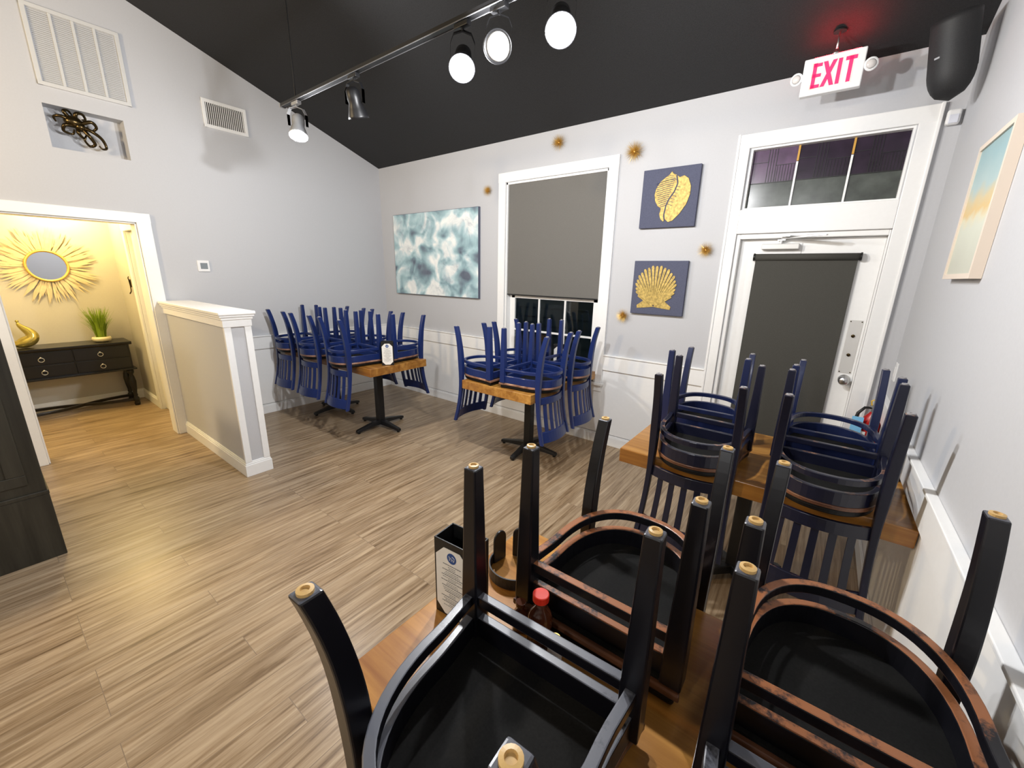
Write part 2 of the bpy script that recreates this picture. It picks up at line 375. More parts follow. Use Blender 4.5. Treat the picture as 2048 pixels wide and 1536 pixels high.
b = bm_(); lathe(b, [(.03, 0), (.03, .006), (.012, .01), (.012, .035), (.026, .045), (.03, .06), (.02, .072), (0, .074)], axis=(0, -1, 0), org=(.72, .03, .94)); obj('door_knob', b, 'steel', d2, smooth=True)

# ------------------------------------------------------------------ window
win = struct(empty('window_1', (WX0, 0, WZ0)), 'white sash window half covered by a grey roller blind', 'window')
W_, Hh = WX1-WX0, WZ1-WZ0
b = bm_(); t = .093
box(b, -t, 0, -.022, 0, -.02, Hh+t); box(b, W_, W_+t, -.022, 0, -.02, Hh+t); box(b, -t-.002, W_+t+.002, -.024, 0, Hh+.0005, Hh+t+.002)
obj('casing', b, 'white', win, bevel=.004)
b = bm_(); box(b, -t-.015, W_+t+.015, -.05, .0, -.045, -.02); box(b, -t, W_+t, -.018, 0, -.11, -.045); box(b, 0, W_, 0, WT, -.045, 0); obj('sill', b, 'white', win, bevel=.004)
b = bm_(); box(b, 0, .02, 0, WT, 0, Hh); box(b, W_-.02, W_, 0, WT, 0, Hh); box(b, 0, W_, 0, WT, Hh-.02, Hh); obj('jamb', b, 'white', win, bevel=.002)
def sash(y, z0, z1, name='sash'):
    b = bm_(); x0, x1 = .05, W_-.05
    box(b, x0-.03, x0+.045, y, y+.03, z0, z1); box(b, x1-.045, x1+.03, y, y+.03, z0, z1); box(b, x0, x1, y, y+.03, z1-.04, z1); box(b, x0, x1, y, y+.03, z0, z0+.05)
    xs = [x0+.045+(x1-x0-.09)*k/3 for k in (1, 2)]
    for x in xs: box(b, x-.010, x+.010, y+.004, y+.026, z0+.05, z1-.04)
    zm = z0+.05+(z1-z0-.09)*.5
    box(b, x0, x1, y+.0045, y+.0255, zm-.010, zm+.010)
    s = obj(name, b, 'white', win, bevel=.002)
    b = bm_(); box(b, x0+.03, x1-.03, y+.013, y+.017, z0+.04, z1-.03); obj('glass', b, 'glass', s)
sash(.065, .0, .795, 'lower_sash'); sash(.105, .76, Hh-.02, 'upper_sash')

bl = thing('roller_blind', 'grey fabric roller blind pulled two thirds down over the white sash window', 'blind', (WX0, .02, 2.6))
b = bm_(); box(b, .012, W_-.012, -.001, .001, -1.145, -.02); obj('fabric', b, 'blind', bl)
b = bm_(); tube(b, [(.01, .018, -.032), (W_-.01, .018, -.032)], .019, 16); obj('roller', b, 'blind', bl, smooth=False)
b = bm_(); tube(b, [(.012, 0, -1.148), (W_-.012, 0, -1.148)], .006, 8); obj('bottom_bar', b, 'black', bl)
for xa in (.003, W_-.012):
    b = bm_(); box(b, xa, xa+.009, -.004, .04, -.06, -.005); obj('bracket', b, 'black', bl)

# outside: siding of a neighbouring building in the dark
b = bm_()
box(b, -1.5, 2.35, 2.6, 2.8, -.5, 3.2)
for k in range(22): prism(b, [(-1.5, 2.6, k*.16-.5), (-1.5, 2.57, k*.16-.5), (-1.5, 2.6, k*.16-.34)], (3.85, 0, 0))
Mt['siding'] = mat('teal_grey_siding', (.10, .14, .14), .7)
o = obj('neighbouring_building', b, 'siding'); tag(o, 'teal grey siding of a building seen dimly through the window', 'building')
lamp('siding_fill', (.5, 1.2, 2.6), 6, (.8, .95, 1), .2)  # added lamp that lifts the siding out of the dark, no fixture there

# ------------------------------------------------------------------ entrance door, transom
d1 = struct(empty('door_1', (OX0, 0, 0)), 'white entrance door with a steel push plate', 'door')
DW = OX1-OX0
b = bm_(); box(b, .03, DW-.01, .055, .10, .005, 1.965); obj('slab', b, 'white', d1, bevel=.003)
b = bm_(); c0, c1 = 4.382-OX0, 5.444-OX0
box(b, c0, 0, -.022, 0, 0, 2.686); box(b, DW, c1, -.022, 0, 0, 2.686)
box(b, c0, c1, -.0235, 0, TZ1, 2.686); box(b, 0, DW, -.0225, 0, OZ, TZ0)
box(b, 0, .0295, 0, WT, 0, OZ); box(b, DW-.0095, DW, 0, WT, 0, OZ); box(b, .0295, DW-.0095, 0, WT, 1.966, OZ)
box(b, c0-.006, c0+.012, -.03, 0, 0, 2.69); box(b, c1-.012, c1+.006, -.03, 0, 0, 2.69)
obj('casing', b, 'white', d1, bevel=.004)
b = bm_(); box(b, .793, .868, .0515, .055, 1.03, 1.41); pp = obj('push_plate', b, 'satin', d1, bevel=.002)
b = bm_()
for z in (1.30, 1.165): lathe(b, [(.011, 0), (.011, .006), (0, .008)], axis=(0, -1, 0), org=(.829, .0515, z), n=14)
for x, z in ((.80, 1.40), (.861, 1.40), (.80, 1.04), (.861, 1.04)): lathe(b, [(.004, 0), (.004, .002), (0, .003)], axis=(0, -1, 0), org=(x, .0515, z), n=8)
obj('screw', b, 'bronze', pp)
b = bm_(); lathe(b, [(.036, 0), (.036, .005), (.026, .014), (.016, .02), (.016, .04), (.03, .05), (.034, .062), (.024, .075), (0, .078)], axis=(0, -1, 0), org=(.836, .055, .985)); obj('door_knob', b, 'steel', d1, smooth=True)
# door closer
cl = thing('door_closer', 'silver hydraulic door closer with its folding arm at the top of the white door', 'door closer', (4.64, .055, 1.90))
b = bm_(); box(b, .0, .235, -.055, 0, -.012, .028); obj('body', b, 'satin', cl, bevel=.006, seg=3)
b = bm_(); box(b, -.012, .25, -.006, 0, -.045, .035); obj('mounting_plate', b, 'whiteplastic', cl, bevel=.003)
b = bm_(); tube(b, [(.12, -.03, .028), (.12, -.03, .055)], .011, 10); box(b, .095, .145, -.045, -.015, .05, .058); obj('spindle', b, 'steel', cl)
b = bm_(); rect_sweep(b, [[(.115, -.04, .060), (.135, -.02, .060), (.135, -.02, .067), (.115, -.04, .067)], [(.38, -.20, .066), (.39, -.18, .066), (.39, -.18, .073), (.38, -.20, .073)]])
rect_sweep(b, [[(.39, -.20, .074), (.39, -.18, .074), (.39, -.18, .081), (.39, -.20, .081)], [(.14, -.085, .080), (.14, -.06, .080), (.14, -.06, .087), (.14, -.085, .087)]])
box(b, .12, .17, -.10, -.03, .072, .09)
obj('arm', b, 'steel', cl)
# blind on the door
bl = thing('roller_blind', 'charcoal roller blind covering the glass of the white entrance door', 'blind', (4.600, .055, 1.835))
b = bm_(); box(b, .012, .620, -.024, -.022, -1.42, -.01); obj('fabric', b, 'blind_dark', bl)
b = bm_(); tube(b, [(.006, -.026, 0), (.628, -.026, 0)], .024, 20); obj('roller', b, 'blind_dark', bl, smooth=True)
for x in (-.004, .628):
    b = bm_(); lathe(b, [(.028, 0), (.028, .010)], axis=(1, 0, 0), org=(x, -.028, 0), n=18); obj('bracket', b, 'black', bl)
b = bm_(); tube(b, [(.012, -.023, -1.42), (.62, -.023, -1.42)], .007, 8); obj('bottom_bar', b, 'black', bl)
# transom of leaded glass
tr = struct(empty('window_2', (TX0, .05, TZ0)), 'leaded glass transom with purple panes above the entrance door', 'window')
tw, th = TX1-TX0, TZ1-TZ0
Mt['pane_clear'] = speckled('dark_obscure_glass', (.085, .095, .085), .22, .35, 9, trans=.15)
Mt['pane_purple'] = speckled('mauve_leaded_glass', (.115, .065, .125), .25, .3, 9, trans=.15)
Mt['pane_plum'] = speckled('plum_leaded_glass', (.030, .018, .034), .2, .35, 9, trans=.15)
Mt['pane_smoke'] = speckled('smoke_leaded_glass', (.030, .030, .032), .2, .3, 9, trans=.15)
Mt['amber'] = mat('amber_glass', (.62, .34, .07), .25)
b = bm_(); box(b, -.0, .012, -.05, .10, 0, th); box(b, tw-.012, tw, -.05, .10, 0, th); box(b, .012, tw-.012, -.05, .10, th-.012, th); box(b, .012, tw-.012, -.05, .10, 0, .012); obj('jamb', b, 'white', tr)
xs = [.012, .292, .594, tw-.012]; zm, zt = .185, th-.012
for i in range(3):
    b = bm_(); box(b, xs[i], xs[i+1], .0, .005, .012, zm); obj('lower_pane', b, 'pane_clear', tr)
    b = bm_(); box(b, xs[i], xs[i+1], .0, .005, zm, zt); obj('upper_pane', b, 'pane_purple' if i == 0 else 'pane_plum', tr)
b = bm_()
for i in range(3):
    a, c = xs[i], xs[i+1]; w0 = c-a
    for q in (.36, .42, .48, .54): box(b, a+w0*q-.001, a+w0*q+.002, -.004, 0, zm, zt)
    box(b, a, c, -.005, 0, zm-.003, zm+.003)
    box(b, a, a+w0*.36, -.004, 0, zm+(zt-zm)*.62, zm+(zt-zm)*.62+.003); box(b, a+w0*.54, c, -.004, 0, zm+(zt-zm)*.5, zm+(zt-zm)*.5+.003)
    for q in range(7): box(b, a+w0*(.58+.06*q), a+w0*(.58+.06*q)+.002, -.004, 0, zm, zm+(zt-zm)*.5)
obj('lead_came', b, 'black', tr)
b = bm_()
for x in xs[1:3]: box(b, x-.006, x+.006, -.012, -.001, .0, zm+.12)
obj('muntin', b, 'white', tr)
b = bm_()
for x in xs[1:3]: box(b, x-.006, x+.006, -.008, -.001, zm+.125, zt)
obj('amber_strip', b, 'amber', tr)

# ------------------------------------------------------------------ furniture on the wall
def grille():
    y0, y1, z0, z1 = -3.038, -2.496, 2.999, 3.538
    g = thing('return_air_grille', 'large white return air grille of four louvred panels high on the gable wall', 'vent', (0, y0, z0))
    w0, h0, t = y1-y0, z1-z0, .028
    b = bm_(); box(b, 0, .016, 0, t, 0, h0); box(b, 0, .016, w0-t, w0, 0, h0); box(b, 0, .017, 0, w0, 0, t); box(b, 0, .017, 0, w0, h0-t, h0)
    pw = (w0-2*t)/4
    for k in (1, 2, 3): box(b, 0, .012, t+pw*k-.009, t+pw*k+.009, t, h0-t)
    obj('frame', b, 'grille', g, bevel=.002)
    b = bm_(); box(b, .0005, .002, t, w0-t, t, h0-t); obj('backing', b, 'wall', g)
    for k in range(4):
        b = bm_(); a, c = t+pw*k+.009, t+pw*(k+1)-.009; n = 36
        for j in range(n):
            z = t+(h0-2*t)*(j+.5)/n; prism(b, [(.002, a, z+.005), (.003, a, z+.0055), (.011, a, z-.004), (.010, a, z-.0045)], (0, c-a, 0))
        obj('louvre_panel', b, 'grille', g)
    y0, y1, z0, z1 = -1.968, -1.581, 2.990, 3.240
    g = thing('supply_vent', 'small white supply vent with upright dark slots on the gable wall', 'vent', (0, y0, z0)); w0, h0, t = y1-y0, z1-z0, .03
    b = bm_(); box(b, 0, .012, 0, t, 0, h0); box(b, 0, .012, w0-t, w0, 0, h0); box(b, 0, .013, 0, w0, 0, t); box(b, 0, .013, 0, w0, h0-t, h0); obj('frame', b, 'white', g, bevel=.003)
    b = bm_(); box(b, .0005, .002, t, w0-t, t, h0-t); obj('backing', b, 'black', g)
    b = bm_(); n = 19
    for j in range(n):
        y = t+(w0-2*t)*(j+.5)/n; box(b, .002, .009, y-.0035, y+.0035, t, h0-t)
    obj('fins', b, 'whiteplastic', g)
grille()
def octopus():
    o = thing('octopus_sculpture', 'dark bronze octopus sculpture with curling arms in the wall niche', 'sculpture', (-.03, -2.84, 2.76))
    b = bm_()
    def blob(c, r, s=(1, 1, 1)):
        m4 = Matrix.Translation(c) @ Matrix.Diagonal((*[r*q for q in s], 1)); bmesh.ops.create_uvsphere(b, u_segments=16, v_segments=10, radius=1, matrix=m4)
    blob((0, -.045, .030), .052, (.8, 1.1, .85)); blob((0, -.01, .0), .036)
    obj('body', b, 'bronze', o, smooth=True)
    arms = [[(-.01, .02), (.06, .05), (.09, .02), (.06, -.01), (.03, .01)], [(0, .0), (.05, -.02), (.11, -.06), (.13, -.12), (.10, -.14), (.08, -.12)], [(0, -.01), (.03, -.06), (.06, -.11), (.03, -.13), (.0, -.10), (.01, -.075)],
            [(-.02, -.01), (-.03, -.05), (.0, -.08), (.02, -.05)], [(-.04, 0), (-.10, -.01), (-.11, -.05), (-.06, -.06), (-.05, -.03)], [(-.05, .03), (-.11, .05), (-.15, .04), (-.14, .01)],
            [(-.03, .05), (-.02, .09), (.02, .10), (.035, .07), (.01, .055)], [(-.06, .05), (-.09, .09), (-.06, .105), (-.04, .08)]]
    for a in arms:
        P = [Vector((.02*sin(i*1.7), y, z)) for i, (y, z) in enumerate(a)]; Q = []
        for i in range(len(P)-1):
            p0, p1, p2, p3 = P[max(i-1, 0)], P[i], P[i+1], P[min(i+2, len(P)-1)]
            for s in range(6):
                u = s/6; Q.append(.5*((2*p1)+(-p0+p2)*u+(2*p0-5*p1+4*p2-p3)*u*u+(-p0+3*p1-3*p2+p3)*u**3))
        Q.append(P[-1]); n = len(Q); bb_ = bm_(); tube(bb_, Q, [.016*(1-.66*i/(n-1)) for i in range(n)], 9); obj('arm', bb_, 'bronze', o, smooth=True)
octopus()
b = bm_(); box(b, 0, .012, -.052, .052, -.055, .055); th_ = thing('thermostat', 'square white thermostat with a grey screen on the left wall', 'thermostat', (0, -2.17, 1.683))
obj('housing', b, 'whiteplastic', th_, bevel=.006, seg=3)
b = bm_(); box(b, .012, .0145, -.028, .032, -.028, .030); obj('screen', b, mat('grey_lcd', (.22, .25, .27), .25), th_)

def canvas_paint():
    m = mat('abstract_sea_painting', (.5, .6, .6), .45)
    v = coords(m); n1 = N(m, 'ShaderNodeTexNoise', Scale=4.2, Detail=2.0, Roughness=.45, Distortion=.55); L(m, v, n1.inputs['Vector'])
    n2 = N(m, 'ShaderNodeTexNoise', Scale=5.5, Detail=8, Roughness=.7, Distortion=.6); L(m, v, n2.inputs['Vector'])
    a = ramp(m, n1.outputs['Fac'], [(.30, (.13, .15, .20)), (.40, (.26, .38, .43)), (.48, (.40, .57, .61)), (.55, (.62, .74, .77)), (.61, (.90, .91, .89))])
    d = ramp(m, n2.outputs['Fac'], [(.28, (.42, .45, .52)), (.45, (.86, .9, .92)), (.62, (1.12, 1.12, 1.1))])
    mx = N(m, 'ShaderNodeMixRGB', blend_type='MULTIPLY'); mx.inputs[0].default_value = .8; L(m, a, mx.inputs[1]); L(m, d, mx.inputs[2])
    L(m, mx.outputs[0], BS(m)['Base Color']); return m
Mt['art'] = canvas_paint(); Mt['canvas_edge'] = mat('slate_canvas_edge', (.12, .13, .18), .7)
p = thing('abstract_painting', 'large unframed abstract canvas in turquoise, white and grey', 'painting', (.30, 0, 1.384))
b = bm_(); box(b, 0, 1.528, -.035, -.002, 0, 1.01); obj('stretcher_edge', b, 'canvas_edge', p)
b = bm_(); box(b, .004, 1.524, -.037, -.035, .004, 1.006); obj('canvas', b, 'art', p)

def shell_canvas(x0, z0, lab):
    p = thing('shell_painting', lab, 'painting', (x0, 0, z0), group='shell paintings beside the entrance door')
    b = bm_(); box(b, 0, .455, -.035, -.002, 0, .456); obj('canvas', b, 'navycanvas', p, bevel=.003); return p
# scallop
p = shell_canvas(3.687, 1.352, 'square navy canvas with a golden fan shaped scallop shell')
b = bm_(); cx, cz0, n = .205, .062, 21
for i in range(n):
    ph = radians(-122+244*i/(n-1)); o_ = Vector((cx, -.036, cz0)); E_ = Vector((cx+.172*sin(ph), -.036, cz0+.185+.165*cos(ph)))
    r = (E_-o_).length; d = (E_-o_)/r; q = Vector((d.z, 0, -d.x)); r += (.006 if i % 2 else 0); wd = .0058+.0068*r/.35
    pts = [o_+d*.02-q*.002, o_+d*r*.6-q*wd*.72, o_+d*r*.96-q*wd*.98, o_+d*r-q*wd*.5, o_+d*r+q*wd*.5, o_+d*r*.96+q*wd*.98, o_+d*r*.6+q*wd*.72, o_+d*.02+q*.002]
    prism(b, pts, (0, -.006, 0))
obj('scallop_ribs', b, 'gold', p, bevel=.001)
b = bm_()
for s in (-1, 1):
    prism(b, [(cx, -.0355, cz0+.005), (cx+s*.045, -.0355, cz0+.06), (cx+s*.09, -.0355, cz0+.058), (cx+s*.15, -.0355, cz0+.012), (cx+s*.145, -.0355, cz0-.012), (cx+s*.05, -.0355, cz0-.002)], (0, -.004, 0))
obj('scallop_wings', b, 'gold', p)
# whelk
p = shell_canvas(3.692, 2.075, 'square navy canvas with a golden spiral whelk shell')
ol = [(.235, .425), (.25, .405), (.275, .395), (.30, .375), (.335, .385), (.37, .36), (.395, .30), (.395, .24), (.375, .17), (.33, .10), (.28, .05), (.245, .04), (.215, .065), (.205, .045), (.18, .065), (.165, .105), (.175, .15), (.145, .17), (.12, .21), (.11, .26), (.12, .31), (.15, .355), (.19, .385), (.215, .40)]
b = bm_(); prism(b, [(x, -.036, z) for x, z in ol], (0, -.005, 0)); obj('whelk_body', b, 'gold', p, bevel=.002)
b = bm_()
def strip(pts, w=.0035, y=-.0415):
    for (x0, z0), (x1, z1) in zip(pts, pts[1:]):
        d = Vector((x1-x0, 0, z1-z0)); q = Vector((d.z, 0, -d.x)).normalized()*w*.5
        a = Vector((x0, y, z0)); c = Vector((x1, y, z1)); prism(b, [a-q, c-q, c+q, a+q], (0, -.0012, 0))
for k in range(13):
    u = k/12; x0, z0 = .118+.05*u*u+.0*u, .34-.18*u
    strip([(x0+.005*(k % 2), z0), (.19+.01*u, z0+.018-.004*k*.2), (.27-.055*u, z0+.028-.012*u)], .0040)
for k in range(3): strip([(.165+.02*k, .352+.018*k), (.225, .362+.016*k), (.275-.01*k, .360+.013*k)], .003)
strip([(.275, .392), (.29, .33), (.27, .27), (.235, .22), (.215, .17), (.205, .10), (.212, .06)], .010)
for k in range(7): u = k/6; strip([(.285-.06*u, .31-.13*u), (.315-.05*u, .30-.135*u)], .0032)
obj('whelk_lines', b, 'navyline', p)
def wall_burst(x, z, r, lab):
    o = thing('starburst_ornament', lab, 'wall ornament', (x, 0, z), group='gold starburst ornaments on the window wall')
    b = bm_(); bmesh.ops.create_uvsphere(b, u_segments=12, v_segments=8, radius=r*.16, matrix=Matrix.Translation((0, -r*.22, 0))); obj('core', b, 'goldwire', o, smooth=True)
    b = bm_(); rnd = random.Random(int(x*1000)); n = 120
    for i in range(n):
        u = (i+.5)/n*.98; th0 = i*2.399963; cy = u; s = math.sqrt(max(0, 1-cy*cy))
        d = Vector((s*cos(th0), -cy*.85, s*sin(th0))).normalized(); rr = r*(.86+.2*rnd.random()); o0 = Vector((0, -r*.22, 0)); e = d.orthogonal().normalized(); g = d.cross(e)
        tip = b.verts.new(o0+d*rr); bs = [b.verts.new(o0+d*r*.12+(e*cos(q)+g*sin(q))*r*.024) for q in (0, 2.094, 4.189)]
        for j in range(3): b.faces.new((bs[j], bs[(j+1) % 3], tip))
    obj('spikes', b, 'goldwire', o)
wall_burst(1.953, 2.544, .070, 'smallest gold spiked starburst, just above the turquoise painting')
wall_burst(2.833, 2.876, .088, 'gold spiked starburst directly above the window near the ceiling')
wall_burst(3.589, 2.692, .100, 'gold spiked starburst between the window top and the upper shell canvas')
wall_burst(4.257, 1.890, .075, 'gold spiked starburst beside the door casing between the two shell canvases')
wall_burst(3.616, 1.322, .078, 'gold spiked starburst at the lower left corner of the scallop canvas')

# right wall: painting, switch, outlet, sensor, speaker
def landscape():
    m = mat('pale_landscape_painting', (.5, .5, .45), .5)
    v = coords(m); sx = N(m, 'ShaderNodeSeparateXYZ'); L(m, v, sx.inputs[0])
    n = N(m, 'ShaderNodeTexNoise', Scale=9, Detail=4); L(m, v, n.inputs['Vector'])
    q = N(m, 'ShaderNodeMath', operation='MULTIPLY_ADD'); L(m, n.outputs['Fac'], q.inputs[0]); q.inputs[1].default_value = .10; L(m, sx.outputs[2], q.inputs[2])
    mr = N(m, 'ShaderNodeMapRange'); L(m, q.outputs[0], mr.inputs[0]); mr.inputs[1].default_value = .05; mr.inputs[2].default_value = .62
    c = ramp(m, mr.outputs[0], [(0, (.52, .52, .44)), (.36, (.60, .62, .52)), (.42, (.66, .62, .45)), (.47, (.66, .47, .20)), (.56, (.60, .50, .30)), (.64, (.40, .52, .52)), (.85, (.30, .45, .48)), (1, (.28, .38, .38))])
    L(m, c, BS(m)['Base Color']); return m
p = thing('framed_landscape', 'pale framed seascape of blue sky over ochre sand on the right hand wall', 'painting', (RW, -1.385, 1.69))
fw, fh = .46, .545
b = bm_(); box(b, -.035, -.001, 0, fw, 0, .02); box(b, -.035, -.001, 0, fw, fh-.02, fh); box(b, -.035, -.001, 0, .02, .02, fh-.02); box(b, -.035, -.001, fw-.02, fw, .02, fh-.02)
obj('frame', b, mat('pale_ash_frame', (.74, .64, .54), .5), p)
b = bm_(); box(b, -.028, -.006, .02, fw-.02, .02, fh-.02); obj('canvas', b, landscape(), p)
p = thing('light_switch', 'white light switch plate on the right hand wall near the entrance door', 'switch', (RW, -.12, 1.11))
b = bm_(); box(b, -.008, 0, -.037, .037, -.06, .06); obj('plate', b, 'whiteplastic', p, bevel=.002)
b = bm_(); box(b, -.012, -.008, -.016, .016, -.033, .033); obj('rocker', b, 'whiteplastic', p, bevel=.002)
p = thing('power_outlet', 'white power outlet in the wainscot above the far table', 'outlet', (RW-.006, -.88, .845-.04))
b = bm_(); box(b, -.006, 0, -.06, .06, -.037, .037); obj('plate', b, 'whiteplastic', p, bevel=.002)
b = bm_(); box(b, -.008, -.006, -.045, -.012, -.015, .015); box(b, -.008, -.006, .012, .045, -.015, .015); obj('socket', b, mat('grey_socket', (.25, .25, .25), .5), p)
p = thing('motion_sensor', 'small white motion sensor in the top corner beside the door casing', 'sensor', (5.495, 0, 2.595))
b = bm_(); box(b, -.030, .030, -.045, 0, -.035, .045); obj('housing', b, 'whiteplastic', p, bevel=.012, seg=3)
b = bm_(); box(b, -.020, .020, -.050, -.045, -.030, .015); obj('window', b, mat('sensor_window', (.7, .72, .8), .3), p, bevel=.004)
# loudspeaker
sp = thing('wall_speaker', 'black rounded loudspeaker tilted down in the top right corner', 'speaker', (5.437, -.35, 2.60))
sp.rotation_euler = (radians(12), radians(0), radians(-48))
b = bm_(); R_ = []
for i in range(15):       # rounded shell: elliptical plan, domed lower end
    u = i/14; z = .0+.37*u; k = math.sqrt(max(0, 1-(1-min(1, u/.38))**2))*.97+.03
    R_.append([(.096*k*cos(2*pi*j/28), -.02+.085*k*sin(2*pi*j/28)-(0), z) for j in range(28)])
V = [[b.verts.new(p) for p in r] for r in R_]
for r0, r1 in zip(V, V[1:]):
    for j in range(28): b.faces.new((r0[j], r0[(j+1) % 28], r1[(j+1) % 28], r1[j]))
b.faces.new(V[0]); b.faces.new(V[-1]); obj('cabinet', b, speckled('black_speaker_mesh', (.014, .014, .015), .6, .5, 400), sp, smooth=True)
b = bm_(); box(b, -.012, .012, -.1065, -.103, .20, .208); obj('badge', b, 'lampgrey', sp)
b = bm_(); box(b, -.03, .03, .05, .09, .14, .30); obj('bracket', b, 'black', sp)

# EXIT sign hung from the ceiling
ex = thing('exit_sign', 'white EXIT sign with glowing red letters and two lamp heads below the ceiling', 'exit sign', (4.886, -.30, 2.77))
b = bm_(); box(b, -.148, .148, -.0, .045, 0, .198); obj('housing', b, 'whiteplastic', ex, bevel=.006, seg=3)
Mt['exit_red'] = mat('lit_red_letter', (.85, .02, .06), .4, emit=(1, .02, .10), es=1.1)
Mt['exit_halo'] = mat('pink_letter_halo', (.95, .5, .5), .4, emit=(1, .36, .30), es=.8)  # pink glowing outline stands in for the halo of light round the letters
def letters(bm, y, grow, d):
    z0, z1, s = .034-grow, .166+grow, .020+2*grow
    X = [-.098, -.040, .022, .060]
    g = grow
    box(bm, X[0]-g, X[0]+.019+g, y, y+d, z0, z1)
    for z in (z0, .091-g, z1-.020-2*g): box(bm, X[0]-g, X[0]+.044+g, y, y+d, z, z+.018+2*g)
    for s1, s2 in ((0, 1), (1, 0)):
        xa, xb = X[1]+s1*.046-g*0, X[1]+s2*.046
        hw = .0105+g
        prism(bm, [(xa-hw, y+(.0004 if s1 else 0), z0), (xa+hw, y+(.0004 if s1 else 0), z0), (xb+hw, y+(.0004 if s1 else 0), z1), (xb-hw, y+(.0004 if s1 else 0), z1)], (0, d, 0))
    box(bm, X[2]-g, X[2]+.019+g, y, y+d, z0, z1)
    box(bm, X[3]+.013-g, X[3]+.032+g, y, y+d, z0, z1); box(bm, X[3]-.004-g, X[3]+.049+g, y, y+d, z1-.020-2*g, z1)
b = bm_(); letters(b, -.0015, .0055, .0014); obj('letter_halo', b, 'exit_halo', ex)
b = bm_(); letters(b, -.0032, 0, .0016); obj('exit_letters', b, 'exit_red', ex)
b = bm_(); box(b, -.10, .12, .01, .035, .1985, .2005); obj('ceiling_glow_strip', b, mat('red_glow_strip', (.8, .02, .02), .5, emit=(1, .02, .03), es=45), ex)  # added glowing strip that throws the red light onto the ceiling
for s in (-1, 1):
    b = bm_(); lathe(b, [(.010, -.035), (.026, -.03), (.034, -.005), (.034, .0), (.028, .003), (0, .003)], axis=(s*.25, -1, -.15), org=(s*.178, .01, .105), n=20)
    hd = obj('lamp_head', b, 'whiteplastic', ex, smooth=False)
    b = bm_(); lathe(b, [(.024, 0), (.018, .006), (0, .009)], axis=(s*.25, -1, -.15), org=Vector((s*.178, .01, .105))+Vector((s*.25, -1, -.15)).normalized()*.0035, n=18); obj('lens', b, mat('frosted_lens', (.65, .62, .6), .15), hd, smooth=True)
    b = bm_(); tube(b, [(s*.145, .02, .105), (s*.170, .025, .105)], .008, 10); obj('pivot', b, 'whiteplastic', hd)
b = bm_(); tube(b, [(0, .022, .198), (0, .022, .325)], .006, 12); lathe(b, [(.02, .198), (.02, .205), (.010, .225)], org=(0, .022, 0)); obj('stem', b, 'steel', ex, smooth=True)
b = bm_(); lathe(b, [(.032, .312), (.032, .318), (.02, .328)], org=(0, .022, 0)); obj('canopy', b, 'black', ex)

# fire extinguisher in the corner
fe = thing('fire_extinguisher', 'red fire extinguisher with a light blue tag hung in the corner by the entrance door', 'fire extinguisher', (5.478, -.17, .46))
b = bm_(); lathe(b, [(.048, 0), (.05, .005), (.05, .30), (.044, .335), (.022, .365), (.018, .375)]); obj('cylinder', b, 'red', fe, smooth=True)
b = bm_(); box(b, -.0502, -.02, -.0505, -.015, .08, .24); obj('label', b, 'paper', fe)
b = bm_(); lathe(b, [(.018, .375), (.018, .40), (.012, .405), (.012, .42)]); box(b, -.03, .03, -.01, .01, .405, .42); obj('valve', b, 'steel', fe)
b = bm_(); rect_sweep(b, [[(-.01, -.008, .425), (-.01, .008, .425), (-.01, .008, .432), (-.01, -.008, .432)], [(.03, -.008, .43), (.03, .008, .43), (.03, .008, .437), (.03, -.008, .437)], [(.05, -.008, .455), (.05, .008, .455), (.05, .008, .46), (.05, -.008, .46)]]); obj('handle', b, 'steel', fe)
b = bm_(); tube(b, [(-.018, -.01, .42), (-.026, -.02, .45), (-.012, -.02, .46)], .004, 8); obj('pull_pin', b, mat('yellow_pin', (.8, .5, .03), .4), fe)
b = bm_(); tube(b, [(-.02, 0, .40), (-.05, -.02, .40), (-.078, -.03, .36), (-.088, -.03, .28), (-.085, -.025, .16)], [.009, .009, .010, .011, .014], 10); obj('hose', b, 'black', fe, smooth=True)
b = bm_(); box(b, -.105, -.045, -.062, -.060, .22, .34); obj('blue_tag', b, 'tape', fe)
b = bm_(); box(b, -.10, -.06, -.0615, -.0595, .165, .205); obj('white_tag', b, 'paper', fe)
b = bm_(); lathe(b, [(.016, 0), (.016, .008), (0, .009)], axis=(.6, -1, 0), org=(.03, -.012, .40), n=16); obj('gauge', b, 'steel', fe)
b = bm_(); box(b, .049, .061, -.03, .03, .1, .36); obj('wall_bracket', b, 'steel', fe)

# ------------------------------------------------------------------ hall furniture
co = thing('console_table', 'black console table with ring pulls and turned legs in the lit hall', 'console table', (HX+.02, -3.10, 0))
DPT, HW = .39, .50
b = bm_()
prism(b, [(0, -HW, .775), (DPT, -HW, .775), (DPT-.012, -HW, .76), (0, -HW, .76)], (0, 2*HW, 0)); box(b, 0, DPT, -HW, HW, .775, .797); obj('top', b, 'console', co, bevel=.003)
b = bm_(); box(b, .01, DPT-.035, -HW+.025, HW-.025, .475, .76); obj('case', b, 'console', co)
b = bm_(); box(b, .0, DPT+.0, -HW+.0, HW-.0, .455, .475); obj('lower_moulding', b, 'console', co, bevel=.004)
for z0 in (.485, .625):
    for y0, y1 in ((-HW+.04, -.005), (.005, HW-.04)):
        b = bm_(); box(b, DPT-.035, DPT-.022, y0, y1, z0, z0+.125); d = obj('drawer', b, 'console', co, bevel=.003)
        ym = (-.24 if y0 < 0 else .215)
        b = bm_(); P = [(DPT-.012, ym+.022*cos(a*pi/9), z0+.050+.022*sin(a*pi/9)) for a in range(18)]; tube(b, P, .0035, 8, closed=True); lathe(b, [(.008, 0), (.008, .01), (0, .012)], axis=(1, 0, 0), org=(DPT-.022, ym, z0+.074), n=12)
        obj('ring_pull', b, 'steel', d, smooth=True)
